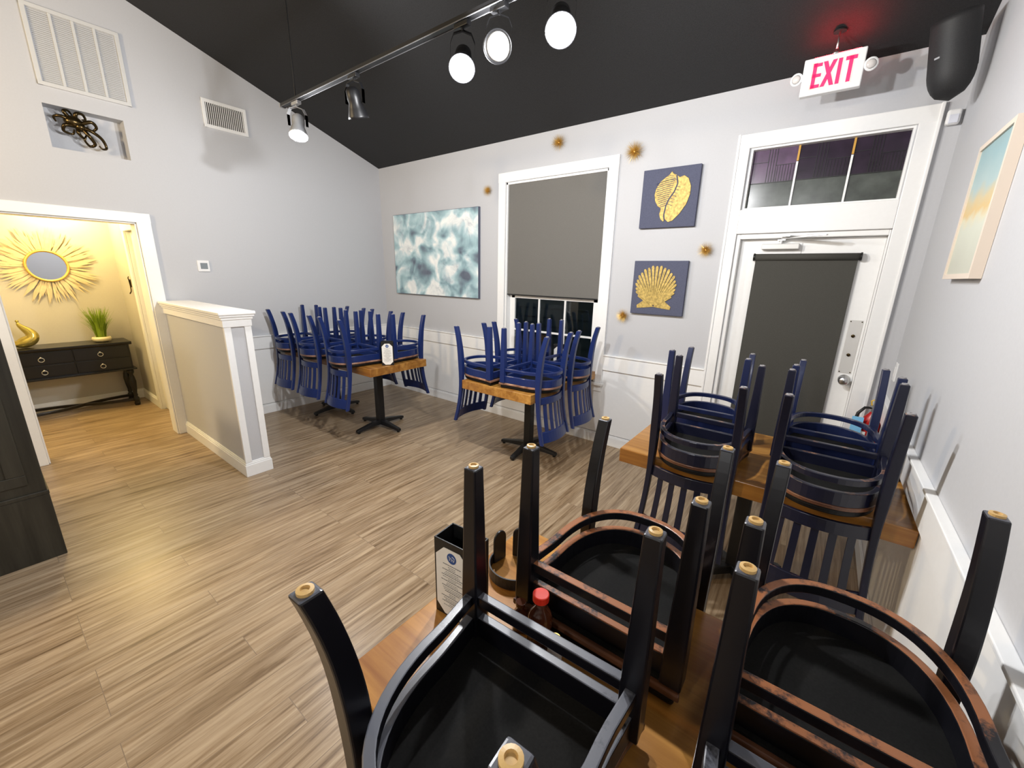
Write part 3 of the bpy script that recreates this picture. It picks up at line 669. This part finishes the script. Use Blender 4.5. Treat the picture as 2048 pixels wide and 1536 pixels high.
lp = [(.030, .455), (.034, .43), (.030, .41), (.017, .39), (.026, .36), (.034, .30), (.028, .22), (.018, .15), (.022, .13), (.016, .11), (.028, .095), (.030, .055), (.022, .045), (.030, .03), (.026, 0)]
for x in (.045, DPT-.055):
    for y in (-HW+.06, HW-.06):
        b = bm_(); lathe(b, lp[::-1], org=(x, y, 0), n=18); obj('leg', b, 'console', co, smooth=True)
for s in (1, -1):
    b = bm_(); P = []
    for i in range(17):
        u = i/16*2-1; y = u*(HW-.06); x = .19 + s*.13*(2/(1+math.exp(-4*u))-1)
        P.append((x, y, .075))
    secs = []
    for i, (x, y, z) in enumerate(P):
        secs.append([(x-.018, y, .060), (x+.018, y, .060), (x+.018, y, .090), (x-.018, y, .090)])
    rect_sweep(b, secs); obj('crossed_stretcher', b, 'console', co, bevel=.004)
mi = thing('feather_mirror', 'round gold ringed mirror with a wide burst of pale feathers in the hall', 'mirror', (HX, -3.085, 1.648))
b = bm_(); lathe(b, [(.150, .012), (.150, .03), (0, .03)], axis=(1, 0, 0), n=40); obj('mirror_glass', b, 'mirror', mi)
b = bm_(); tube(b, [(.032, .160*cos(a*pi/20), .160*sin(a*pi/20)) for a in range(40)], .013, 10, closed=True); obj('ring_frame', b, 'goldwire', mi, smooth=True)
b = bm_(); rnd = random.Random(3)
for i in range(190):
    a = 2*pi*i/190+rnd.uniform(-.03, .03); r1 = .27+rnd.random()*.17; d = Vector((0, cos(a), sin(a))); q = Vector((0, -sin(a), cos(a))); x = .008+.018*rnd.random(); wd = .009+.009*rnd.random()
    o0 = Vector((x, 0, 0)); bend = q*rnd.uniform(-.03, .03)
    v = [b.verts.new(p) for p in (o0+d*.15-q*.003, o0+d*(r1*.72)-q*wd+bend*.5+Vector((.004, 0, 0)), o0+d*r1+bend, o0+d*(r1*.72)+q*wd+bend*.5+Vector((.004, 0, 0)), o0+d*.15+q*.003)]
    b.faces.new(v)
fo = obj('feathers', b, 'feather', mi); sm = fo.modifiers.new('thick', 'SOLIDIFY'); sm.thickness = .001
pl = thing('potted_grass', 'bright green tufted grass in a cream bowl on the hall console', 'plant', (HX+.22, -2.82, .797))
b = bm_(); lathe(b, [(.052, 0), (.078, .012), (.088, .035), (.080, .058), (.068, .060), (.066, .050), (0, .046)], n=24); obj('bowl', b, 'pot', pl, smooth=True)
b = bm_(); rnd = random.Random(5)
for i in range(190):
    a = rnd.random()*2*pi; r0 = .045*math.sqrt(rnd.random()); h = .20+.16*rnd.random(); ln = rnd.random()*.12; bx, by = r0*cos(a), r0*sin(a); d = Vector((cos(a), sin(a), 0)); q = Vector((-sin(a), cos(a), 0))*.0045
    P = [Vector((bx, by, .045))+d*ln*u*u+Vector((0, 0, h*u)) for u in (0, .35, .7, 1)]
    prev = None
    for k, pnt in enumerate(P):
        w0 = (1, 1.1, .7, .12)[k]; cur = (b.verts.new(pnt-q*w0), b.verts.new(pnt+q*w0))
        if prev: b.faces.new((prev[0], prev[1], cur[1], cur[0]))
        prev = cur
o = obj('grass_blades', b, 'foliage', pl); sm = o.modifiers.new('thick', 'SOLIDIFY'); sm.thickness = .001
vs = thing('swan_vase', 'iridescent gold swan shaped vase at the left end of the hall console', 'vase', (HX+.22, -3.40, .797))
b = bm_()
P = [(0, -.10, .075), (0, -.08, .045), (0, -.045, .045), (0, 0, .058), (0, .045, .085), (0, .062, .125), (0, .045, .165), (0, .01, .205), (0, -.02, .245), (0, -.022, .275)]
Rr = [.008, .034, .052, .062, .062, .056, .044, .031, .019, .010]
tube(b, P, Rr, 16); 
for v in b.verts: v.co.z = max(v.co.z, 0)
o = obj('body', b, 'vasegold', vs, smooth=True); ss = o.modifiers.new('s', 'SUBSURF'); ss.levels = 1; ss.render_levels = 2
b = bm_(); bmesh.ops.create_uvsphere(b, u_segments=12, v_segments=8, radius=.014, matrix=Matrix.Translation((0, -.022, .283))); obj('finial', b, 'vasegold', vs, smooth=True)
hk = thing('wall_hook', 'slim bronze scroll hook on the hall side wall', 'hook', (-1.32, HY, 1.45))
b = bm_(); tube(b, [(0, -.012, .10), (.008, -.02, .085), (-.004, -.014, .06), (.0, -.012, 0), (.006, -.014, -.05), (.018, -.02, -.07), (.008, -.03, -.09), (-.008, -.02, -.075)], .0055, 8); obj('scroll', b, 'bronze', hk, smooth=True)
b = bm_(); box(b, -.008, .008, -.008, 0, -.02, .07); obj('back_plate', b, 'bronze', hk, bevel=.002)

# dark host stand at the left edge
hs = thing('host_stand', 'tall near black wooden host stand at the left edge', 'cabinet', (1.74, -3.62, 0))
b = bm_(); box(b, -.62, -.0, -1.25, 0, .42, 1.42); obj('carcass', b, 'dark_wood', hs, bevel=.004)
b = bm_(); box(b, -.64, .025, -1.27, .012, 1.42, 1.46); obj('top', b, 'dark_wood', hs, bevel=.006)
b = bm_(); box(b, -.62, .004, -1.254, .004, 0, .40); box(b, -.62, .010, -1.256, .006, .40, .425); obj('base', b, 'dark_wood', hs, bevel=.004)
b = bm_()
for x0, x1, z0, z1 in ((-1.19, -.06, .48, .54), (-1.19, -.06, 1.31, 1.37), (-1.19, -1.12, .54, 1.31), (-.13, -.06, .54, 1.31)): box(b, 0, .008, x0, x1, z0, z1)
obj('panel_moulding', b, 'dark_wood', hs, bevel=.003)

# ------------------------------------------------------------------ suspended lighting track
tk = thing('lighting_track', 'long silver edged black lighting track hung below the black ceiling', 'lighting track', (1.60, TRY, TRZ))
TL_ = 3.0
b = bm_(); box(b, 0, TL_, -.018, .018, -.010, .010); obj('channel', b, 'blacksteel', tk)
b = bm_(); box(b, 0, TL_, -.0195, -.0165, -.0125, -.009); box(b, 0, TL_, .0165, .0195, -.0125, -.009); obj('rim', b, 'trackgrey', tk)
b = bm_(); box(b, -.012, .0, -.021, .021, -.015, .012); obj('end_cap', b, 'lampgrey', tk)
for x in (.2, 2.6):
    b = bm_(); tube(b, [(x, 0, .010), (x, 0, cz(TRY)-TRZ+.0)], .0045, 8); obj('suspension_rod', b, 'blacksteel', tk)
def head(x, aim, lab, housing, lens, drop=.125):
    """track spotlight: adapter, yoke and a bell shaped head aimed along aim"""
    t = thing('track_spotlight', lab, 'spotlight', (x, TRY, TRZ-.014), group='spotlights on the suspended track')
    b = bm_(); box(b, -.045, .045, -.016, .016, -.022, 0); obj('adapter', b, housing, t, bevel=.003)
    a = Vector(aim).normalized(); c = Vector((0, 0, -drop-.03)); s = a.cross(Vector((0, 0, 1))).normalized() if abs(a.z) < .99 else Vector((1, 0, 0))
    b = bm_()
    P = [c+s*.060*q+Vector((0, 0, z)) for q, z in ((1, 0), (1, .07), (.72, .108), (0, .122), (-.72, .108), (-1, .07), (-1, 0))]
    for p0, p1 in zip(P, P[1:]):
        w0 = a*.010 if abs(a.z) < .9 else Vector((0, .010, 0)); th0 = Vector((0, 0, .003))
        rect_sweep(b, [[p0-w0-th0, p0+w0-th0, p0+w0+th0, p0-w0+th0], [p1-w0-th0, p1+w0-th0, p1+w0+th0, p1-w0+th0]])
    tube(b, [c+Vector((0, 0, .120)), Vector((0, 0, -.02))], .008, 10)
    obj('yoke', b, housing, t)
    b = bm_(); lathe(b, [(0, -.085), (.024, -.082), (.040, -.064), (.043, -.02), (.040, .0), (.050, .03), (.062, .068), (.064, .082), (.058, .082), (.056, .074)], axis=a, org=c, n=28)
    hd = obj('head', b, housing, t, smooth=True)
    b = bm_(); lathe(b, [(.0565, .072), (.045, .079), (0, .083)], axis=a, org=c, n=28); obj('lens', b, lens, hd, smooth=True)
    return t
head(1.80, (.30, -.25, -1), 'lit silver spotlight at the left end of the track by the suspension rod', 'lampgrey', 'lens')
head(2.53, (-.15, .35, -1), 'unlit black spotlight, second from the left on the track', 'blacksteel', 'black')
head(3.46, (.45, -.55, -.75), 'bright glaring spotlight in the middle of the track', 'blacksteel', 'lens')
head(3.69, (.55, -.80, -.50), 'unlit spotlight with a pale round face between the two glaring ones', 'blacksteel', 'lens_off')
head(4.02, (.40, -.60, -.80), 'brightest spotlight, rightmost visible on the track', 'blacksteel', 'lens')

# ------------------------------------------------------------------ tables
def table(x0, x1, y0, y1, z, lab, bases, topm='top', thick=.078):
    t = thing('dining_table', lab, 'table', ((x0+x1)/2, (y0+y1)/2, 0)); cx, cy = (x0+x1)/2, (y0+y1)/2
    b = bm_(); box(b, x0-cx, x1-cx, y0-cy, y1-cy, z-thick, z); obj('tabletop', b, topm, t, bevel=.004, seg=2)
    for bx, by, ang in bases:
        lx, ly = bx-cx, by-cy
        b = bm_(); box(b, lx-.036, lx+.036, ly-.036, ly+.036, .06, z-thick-.008); col = obj('column', b, 'blacksteel', t, bevel=.006)
        b = bm_()
        for k in range(2):
            a = ang+k*pi/2; d = Vector((cos(a), sin(a), 0))*.20; q = Vector((-sin(a), cos(a), 0))*.03
            c0 = Vector((lx, ly, z-thick-.010)); prism(b, [c0-d-q, c0+d-q, c0+d+q, c0-d+q], (0, 0, .010))
        obj('mounting_plate', b, 'blacksteel', col)
        for k in range(4):
            a = ang+k*pi/2; d = Vector((cos(a), sin(a), 0)); q = Vector((-sin(a), cos(a), 0)); o = Vector((lx, ly, 0)); secs = []
            for r, w0, za, zb in ((.0, .034, .035, .085), (.10, .032, .035, .078), (.20, .028, .028, .060), (.29, .024, .018, .046), (.31, .020, .016, .040)):
                p = o+d*r; secs.append([p-q*w0+Vector((0, 0, za)), p+q*w0+Vector((0, 0, za)), p+q*w0*.8+Vector((0, 0, zb)), p-q*w0*.8+Vector((0, 0, zb))])
            b = bm_(); rect_sweep(b, secs); ft = obj('foot', b, 'blacksteel', t, bevel=.004)
            b = bm_(); lathe(b, [(.015, 0), (.015, .012), (.006, .02)], org=tuple(o+d*.285), n=12); obj('leveller', b, 'black', ft)
    return t
table(.05, 1.785, -1.515, -.825, .77, 'long wooden pedestal table in the left corner carrying six upturned blue chairs', [(1.385, -1.165, radians(3)), (.50, -1.165, radians(5))], 'top')
table(2.660, 3.400, -1.180, -.06, .76, 'small wooden pedestal table below the window carrying four upturned blue chairs', [(3.01, -.62, radians(5))], 'top_y')
table(4.335, 5.530, -1.668, -.905, .76, 'wooden table in front of the entrance door carrying four upturned chairs', [(4.93, -1.29, radians(45))], 'top')
table(4.343, 5.530, -3.325, -2.590, .76, 'nearest wooden table carrying four upturned black chairs', [(4.93, -2.98, radians(45))], 'top')

# ------------------------------------------------------------------ upturned chairs
# local frame: z = 0 is the table top, +y points to the chair's back, x = 0 centre; y = 0 at the front legs
def interp(tab, h):
    """centre line of a rear post at height h: (x, y)"""
    return (.184+(.068*(h-.1)**2 if h < .1 else -.03*(h-.1)**2), .330+(.43*(h-.08)**2 if h > .08 else .30*(h-.08)**2))
POST = None
def hoop(k=1.0, off=0.0):
    """plan outline of the seat from front-left round the back to front-right"""
    pts = [(-.197-off, -.012)]
    for i in range(1, 4): pts.append((-(.197-.011*i/3)-off, .13*i/4))
    for i in range(0, 29):
        a = pi*i/28; c, q = cos(a), sin(a)
        pts.append((-(.184+off)*math.copysign(abs(c)**.84, c), .13+(.265+off)*q**.84))
    for i in range(3, 0, -1): pts.append(((.197-.011*i/3)+off, .13*i/4))
    pts.append((.197+off, -.012)); return pts
def sect(path, z0, z1, half):
    secs = []
    n = len(path)
    for i, (x, y) in enumerate(path):
        a = path[max(i-1, 0)]; c = path[min(i+1, n-1)]; t = Vector((c[0]-a[0], c[1]-a[1])).normalized(); nrm = Vector((t.y, -t.x))*half
        secs.append([(x-nrm.x, y-nrm.y, z0), (x+nrm.x, y+nrm.y, z0), (x+nrm.x, y+nrm.y, z1), (x-nrm.x, y-nrm.y, z1)])
    return secs
def make_chair(wood_m, edge_m, frame_m, glide_m):
    r = empty('dining_chair', (0, 0, 0))
    # cushion and wooden seat board
    ol = [(-.222, -.035)] + [(x, y) for x, y in hoop(off=.012)[1:-1]] + [(.222, -.035)]
    b = bm_(); prism(b, [(x*.96, .15+(y-.15)*.96, 0) for x, y in ol], (0, 0, .030)); obj('seat_cushion', b, 'vinyl', r, bevel=.012, seg=3)
    b = bm_(); prism(b, [(x, y, .030) for x, y in ol], (0, 0, .018)); obj('seat_board', b, edge_m, r, bevel=.004)
    b = bm_(); prism(b, [(x*.93, .15+(y-.15)*.93, .048) for x, y in ol], (0, 0, .006)); obj('dust_cover', b, 'board', r)
    # apron: bent side and back rail plus straight front rail
    b = bm_(); rect_sweep(b, sect(hoop(), .048, .108, .011)); box(b, -.19, .19, -.011, .011, .048, .108); obj('apron', b, frame_m, r, bevel=.003)
    b = bm_(); rect_sweep(b, sect(hoop(off=.002), .142, .168, .011)); box(b, -.19, .19, -.011, .011, .142, .168); obj('hoop_stretcher', b, frame_m, r, bevel=.003)
    for s in (-1, 1):   # front legs: square, tapering to the tip
        b = bm_(); secs = []
        for h, w0, ox in ((.048, .0235, .0), (.17, .0225, .0), (.30, .0198, .001), (.494, .0162, .002)):
            x = s*(.197+ox); y = -.004; secs.append([(x-w0, y-w0, h), (x+w0, y-w0, h), (x+w0, y+w0, h), (x-w0, y+w0, h)])
        rect_sweep(b, secs); lg = obj('leg', b, wood_m, r, bevel=.004)
        b = bm_(); lathe(b, [(.0115, .494), (.0115, .499), (.007, .500), (.006, .4965), (0, .4965)], org=(s*.199, -.004, 0), n=18); obj('glide', b, glide_m, lg)
    for s in (-1, 1):   # rear posts: leg and back upright in one bent piece
        b = bm_(); secs = []; hs_ = [-.405+.0289*i for i in range(31)]
        for h in hs_:
            x, y = interp(POST, h); k_ = math.exp(-((h-.14)/.20)**2); wx = .0125+.0045*k_+.0040*max(0, min(1, (h-.0)/.4)); wy = .0150+.0080*k_+.0030*max(0, min(1, (h-.1)/.3)); y += .004*k_
            secs.append([(s*x-wx, y-wy, h), (s*x+wx, y-wy, h), (s*x+wx, y+wy, h), (s*x-wx, y+wy, h)])
        rect_sweep(b, secs); po = obj('back_post', b, wood_m, r, bevel=.004)
        x, y = interp(POST, .462)
        b = bm_(); lathe(b, [(.0125, .461), (.0125, .467), (.007, .468), (.006, .4645), (0, .4645)], org=(s*x, y, 0), n=18); obj('glide', b, glide_m, po)
        for h in (.080, .155):
            x, y = interp(POST, h); b = bm_(); d = Vector((-s*.55, -.8, 0)).normalized()
            lathe(b, [(.006, 0), (.006, .004), (.003, .006), (0, .006)], axis=d, org=Vector((s*(x-.016), y-.022, h))+d*.012, n=12); obj('bolt', b, 'steel', po, smooth=True)
    # back: curved rails and slats
    def arc(u, h, bulge=.045):
        x, y = interp(POST, h); return u*x*.97, y+bulge*(1-u*u)-.004
    def rail(h0, h1, half, name):
        b = bm_(); secs = []
        for i in range(13):
            u = -1+2*i/12; x0, y0 = arc(u, h0); x1, y1 = arc(u, h1)
            secs.append([(x0, y0-half, h0), (x0, y0+half, h0), (x1, y1+half, h1), (x1, y1-half, h1)])
        rect_sweep(b, secs); return obj(name, b, wood_m, r, bevel=.003)
    rail(-.392, -.305, .008, 'crest_rail'); rail(-.085, -.030, .009, 'lower_rail')
    b = bm_(); n = 5
    for k in range(n):
        u = -1+2*(k+1)/(n+1); secs = []
        for i in range(8):
            h = -.31+(.24)*i/7; du = .078
            xa, ya = arc(u-du, h); xb, yb = arc(u+du, h); secs.append([(xa, ya-.005, h), (xb, yb-.005, h), (xb, yb+.005, h), (xa, ya+.005, h)])
        rect_sweep(b, secs)
    obj('slats', b, wood_m, r, bevel=.0015)
    return r
protos = {
    'navy': make_chair('navy', 'edge_wood', 'navy', 'glide_grey'),
    'mid': make_chair('navy_mid', 'edge_dark', 'navy_mid', 'glide_grey'),
    'dark': make_chair('navy_dark', 'edge_dark', 'navy_dark', 'glide_grey'),
    'black': make_chair('black_wood', 'edge_dark', 'black_wood', 'glide'),
    'worn': make_chair('black_wood', 'edge_dark', 'black_worn', 'glide'),
}
index_kids(); used = set()
def chair(kind, x, y, deg, z, label, group):
    """x, y: midpoint between the front legs; deg: heading of the chair's back"""
    p = protos[kind]
    c = p if kind not in used else copy_tree(p)
    used.add(kind); c.location = (x, y, z); c.rotation_euler = (0, 0, radians(deg-90)); tag(c, label, 'chair', group)
g1 = 'blue chairs upturned on the long corner table'
chair('navy', .315, -1.283, -90, .77, 'upturned blue chair nearest the partition, back hanging on the room side of the long table', g1)
chair('navy', .850, -1.285, -88, .77, 'upturned blue chair in the middle of the room side of the long corner table', g1)
chair('navy', 1.430, -1.283, -91, .77, 'upturned blue chair at the right of the room side row on the long corner table', g1)
chair('navy', .43, -1.165, 90, .77, 'upturned blue chair in the corner of the room, wall side of the long table', g1)
chair('navy', .965, -1.165, 90, .77, 'upturned blue chair in the middle of the wall side of the long corner table', g1)
chair('navy', 1.52, -1.165, 88, .77, 'upturned blue chair behind the menu stand on the long corner table', g1)
g2 = 'blue chairs upturned on the table below the window'
chair('navy', 3.100, -.945, 0, .76, 'upturned blue chair on the window table, at its near right corner', g2)
chair('navy', 3.100, -.445, 0, .76, 'upturned blue chair on the window table, far right and touching the window wall side', g2)
chair('navy', 2.960, -.965, 180, .76, 'upturned blue chair on the window table, at its near left corner', g2)
chair('navy', 2.960, -.455, 180, .76, 'upturned blue chair on the window table, far left below the blind', g2)
g3 = 'chairs upturned on the table before the entrance door'
chair('dark', 4.701, -1.352, -90, .76, 'upturned dark navy chair, near left on the table before the entrance door', g3)
chair('dark', 5.224, -1.352, -90, .76, 'upturned dark navy chair, near right on the door table beside the right wall', g3)
chair('mid', 4.620, -1.195, 91, .76, 'upturned navy chair, far left on the table before the door', g3)
chair('mid', 5.233, -1.195, 90, .76, 'upturned navy chair in front of the fire extinguisher, far right on the door table', g3)
g4 = 'black chairs upturned on the nearest table'
chair('black', 4.735, -3.066, -87.5, .76, 'upturned black chair nearest the viewer on the left, beside the black menu stand', g4)
chair('worn', 4.772, -2.895, 90, .76, 'upturned black chair with brown worn rails behind the red capped bottle', g4)
chair('worn', 5.262, -2.905, 90, .76, 'upturned black chair with brown worn rails at the right edge beside the wall', g4)
chair('black', 5.270, -3.060, -90, .76, 'upturned black chair mostly out of frame at the bottom right corner', g4)

# ------------------------------------------------------------------ table-top items
def menu_stand(x, y, z, rz, lab, w0=.125, h0=.235, dpt=.075):
    t = thing('menu_stand', lab, 'menu stand', (x, y, z), rz, group='black menu stands on the tables')
    b = bm_(); th0 = .004
    box(b, -w0/2, w0/2, -dpt/2, -dpt/2+th0, 0, h0); box(b, -w0/2, w0/2, dpt/2-th0, dpt/2, 0, h0); box(b, -w0/2, -w0/2+th0, -dpt/2+th0, dpt/2-th0, 0, h0); box(b, w0/2-th0, w0/2, -dpt/2+th0, dpt/2-th0, 0, h0)
    box(b, -w0/2, w0/2, -dpt/2, dpt/2, 0, .004); obj('holder', b, 'black', t, bevel=.001)
    for sd in (-1, 1):
        y0 = sd*(dpt/2+.0008); a, c, e = w0/2-.007, h0-.018, .028
        b = bm_(); prism(b, [(-a, y0, .008+e), (-a+e, y0, .008), (a-e, y0, .008), (a, y0, .008+e), (a, y0, c-e), (a-e, y0, c), (-a+e, y0, c), (-a, y0, c-e)], (0, sd*.0012, 0)); cd = obj('menu_card', b, 'paper', t)
        y1 = sd*(dpt/2+.0021)
        b = bm_(); lathe(b, [(.0155, 0), (.0155, .0006), (0, .0006)], axis=(0, sd, 0), org=(0, y1, c-.024), n=28); lg = obj('logo_disc', b, 'logo', cd)
        b = bm_(); y2 = sd*(dpt/2+.0029)
        for q in range(3): tube(b, [(-.009+.006*q, y2, c-.018-.003*q), (-.006+.006*q, y2, c-.024-.002*q), (-.007+.007*q, y2, c-.031)], .0009, 5)
        tube(b, [(.002, y2, c-.016), (.010, y2, c-.020), (.009, y2, c-.028)], .0009, 5)
        obj('logo_mark', b, 'whiteplastic', lg)
        b = bm_(); rnd = random.Random(11); z1 = c-.048; k = 0
        while z1 > .035:
            L0 = .011+.022*rnd.random() if k % 3 else .024+.014*rnd.random(); hh = .0011 if k % 3 == 0 else .0007
            x = -L0
            while x < L0:
                x2 = min(L0, x+.003+.005*rnd.random()); box(b, x, x2, min(y1, y1+sd*.0003), max(y1, y1+sd*.0003), z1-hh, z1+hh); x = x2+.0012
            z1 -= .0052 if k % 3 else .0066; k += 1
        obj('print_lines', b, 'ink', cd)
    return t
menu_stand(4.437, -3.012, .76, radians(4), 'black menu stand with a white card on the nearest table beside the black chair')
menu_stand(1.722, -1.265, .77, radians(52), 'black menu stand with a white card on the bare end of the long corner table', .115, .235, .07)
menu_stand(3.03, -.15, .76, radians(25), 'black menu stand with a white card on the table below the window, behind the chairs', .115, .235, .07)
# condiment caddy
cd = thing('condiment_caddy', 'round black condiment caddy with two upright fins on the nearest table', 'caddy', (4.462, -2.802, .76))
b = bm_(); lathe(b, [(.080, 0), (.081, .003), (.081, .004), (0, .004)], n=36); obj('tray', b, 'top', cd)
b = bm_(); P = []
for i in range(27):
    a = radians(150+240*i/26); P.append((cos(a), sin(a)))
secs = [[(x*.077, y*.077, .004), (x*.082, y*.082, .004), (x*.082, y*.082, .040), (x*.077, y*.077, .040)] for x, y in P]; rect_sweep(b, secs); obj('band', b, 'blacksteel', cd, bevel=.001)
for a0 in (172, 112):
    b = bm_(); a = radians(a0); c = Vector((cos(a)*.066, sin(a)*.066, 0)); q = Vector((-sin(a), cos(a), 0)); pts = [c-q*.026+Vector((0, 0, .006))]
    for i in range(11): t0 = pi*i/10; pts.append(c-q*.026*cos(t0)+Vector((0, 0, .085+.03*sin(t0))))
    pts.append(c+q*.026+Vector((0, 0, .006))); prism(b, pts, Vector((cos(a), sin(a), 0))*.008); obj('fin', b, 'blacksteel', cd, bevel=.003, seg=3)
def bottle(name, x, y, hgt, rad, capm, lab, body='sauce', cat='bottle'):
    t = thing(name, lab, cat, (x, y, .76))
    b = bm_(); lathe(b, [(rad*.9, 0), (rad, .006), (rad, hgt*.55), (rad*.8, hgt*.66), (rad*.42, hgt*.76), (rad*.40, hgt*.88)], n=22); obj('body', b, body, t, smooth=True)
    b = bm_(); lathe(b, [(rad*.62, hgt*.87), (rad*.66, hgt*.875), (rad*.66, hgt*.99), (rad*.60, hgt)], n=22); obj('cap', b, capm, t)
bottle('sauce_bottle', 4.662, -2.965, .152, .031, 'redcap', 'small sauce bottle with a bright red cap beside the worn black chair')
bottle('sauce_bottle', 4.598, -2.958, .085, .021, 'sauce', 'dark brown sauce bottle with a brown cap next to the red capped bottle')
bottle('salt_shaker', 4.72, -2.985, .075, .018, 'goldwire', 'small glass shaker with a brass lid to the right of the red capped bottle', 'paper', 'shaker')
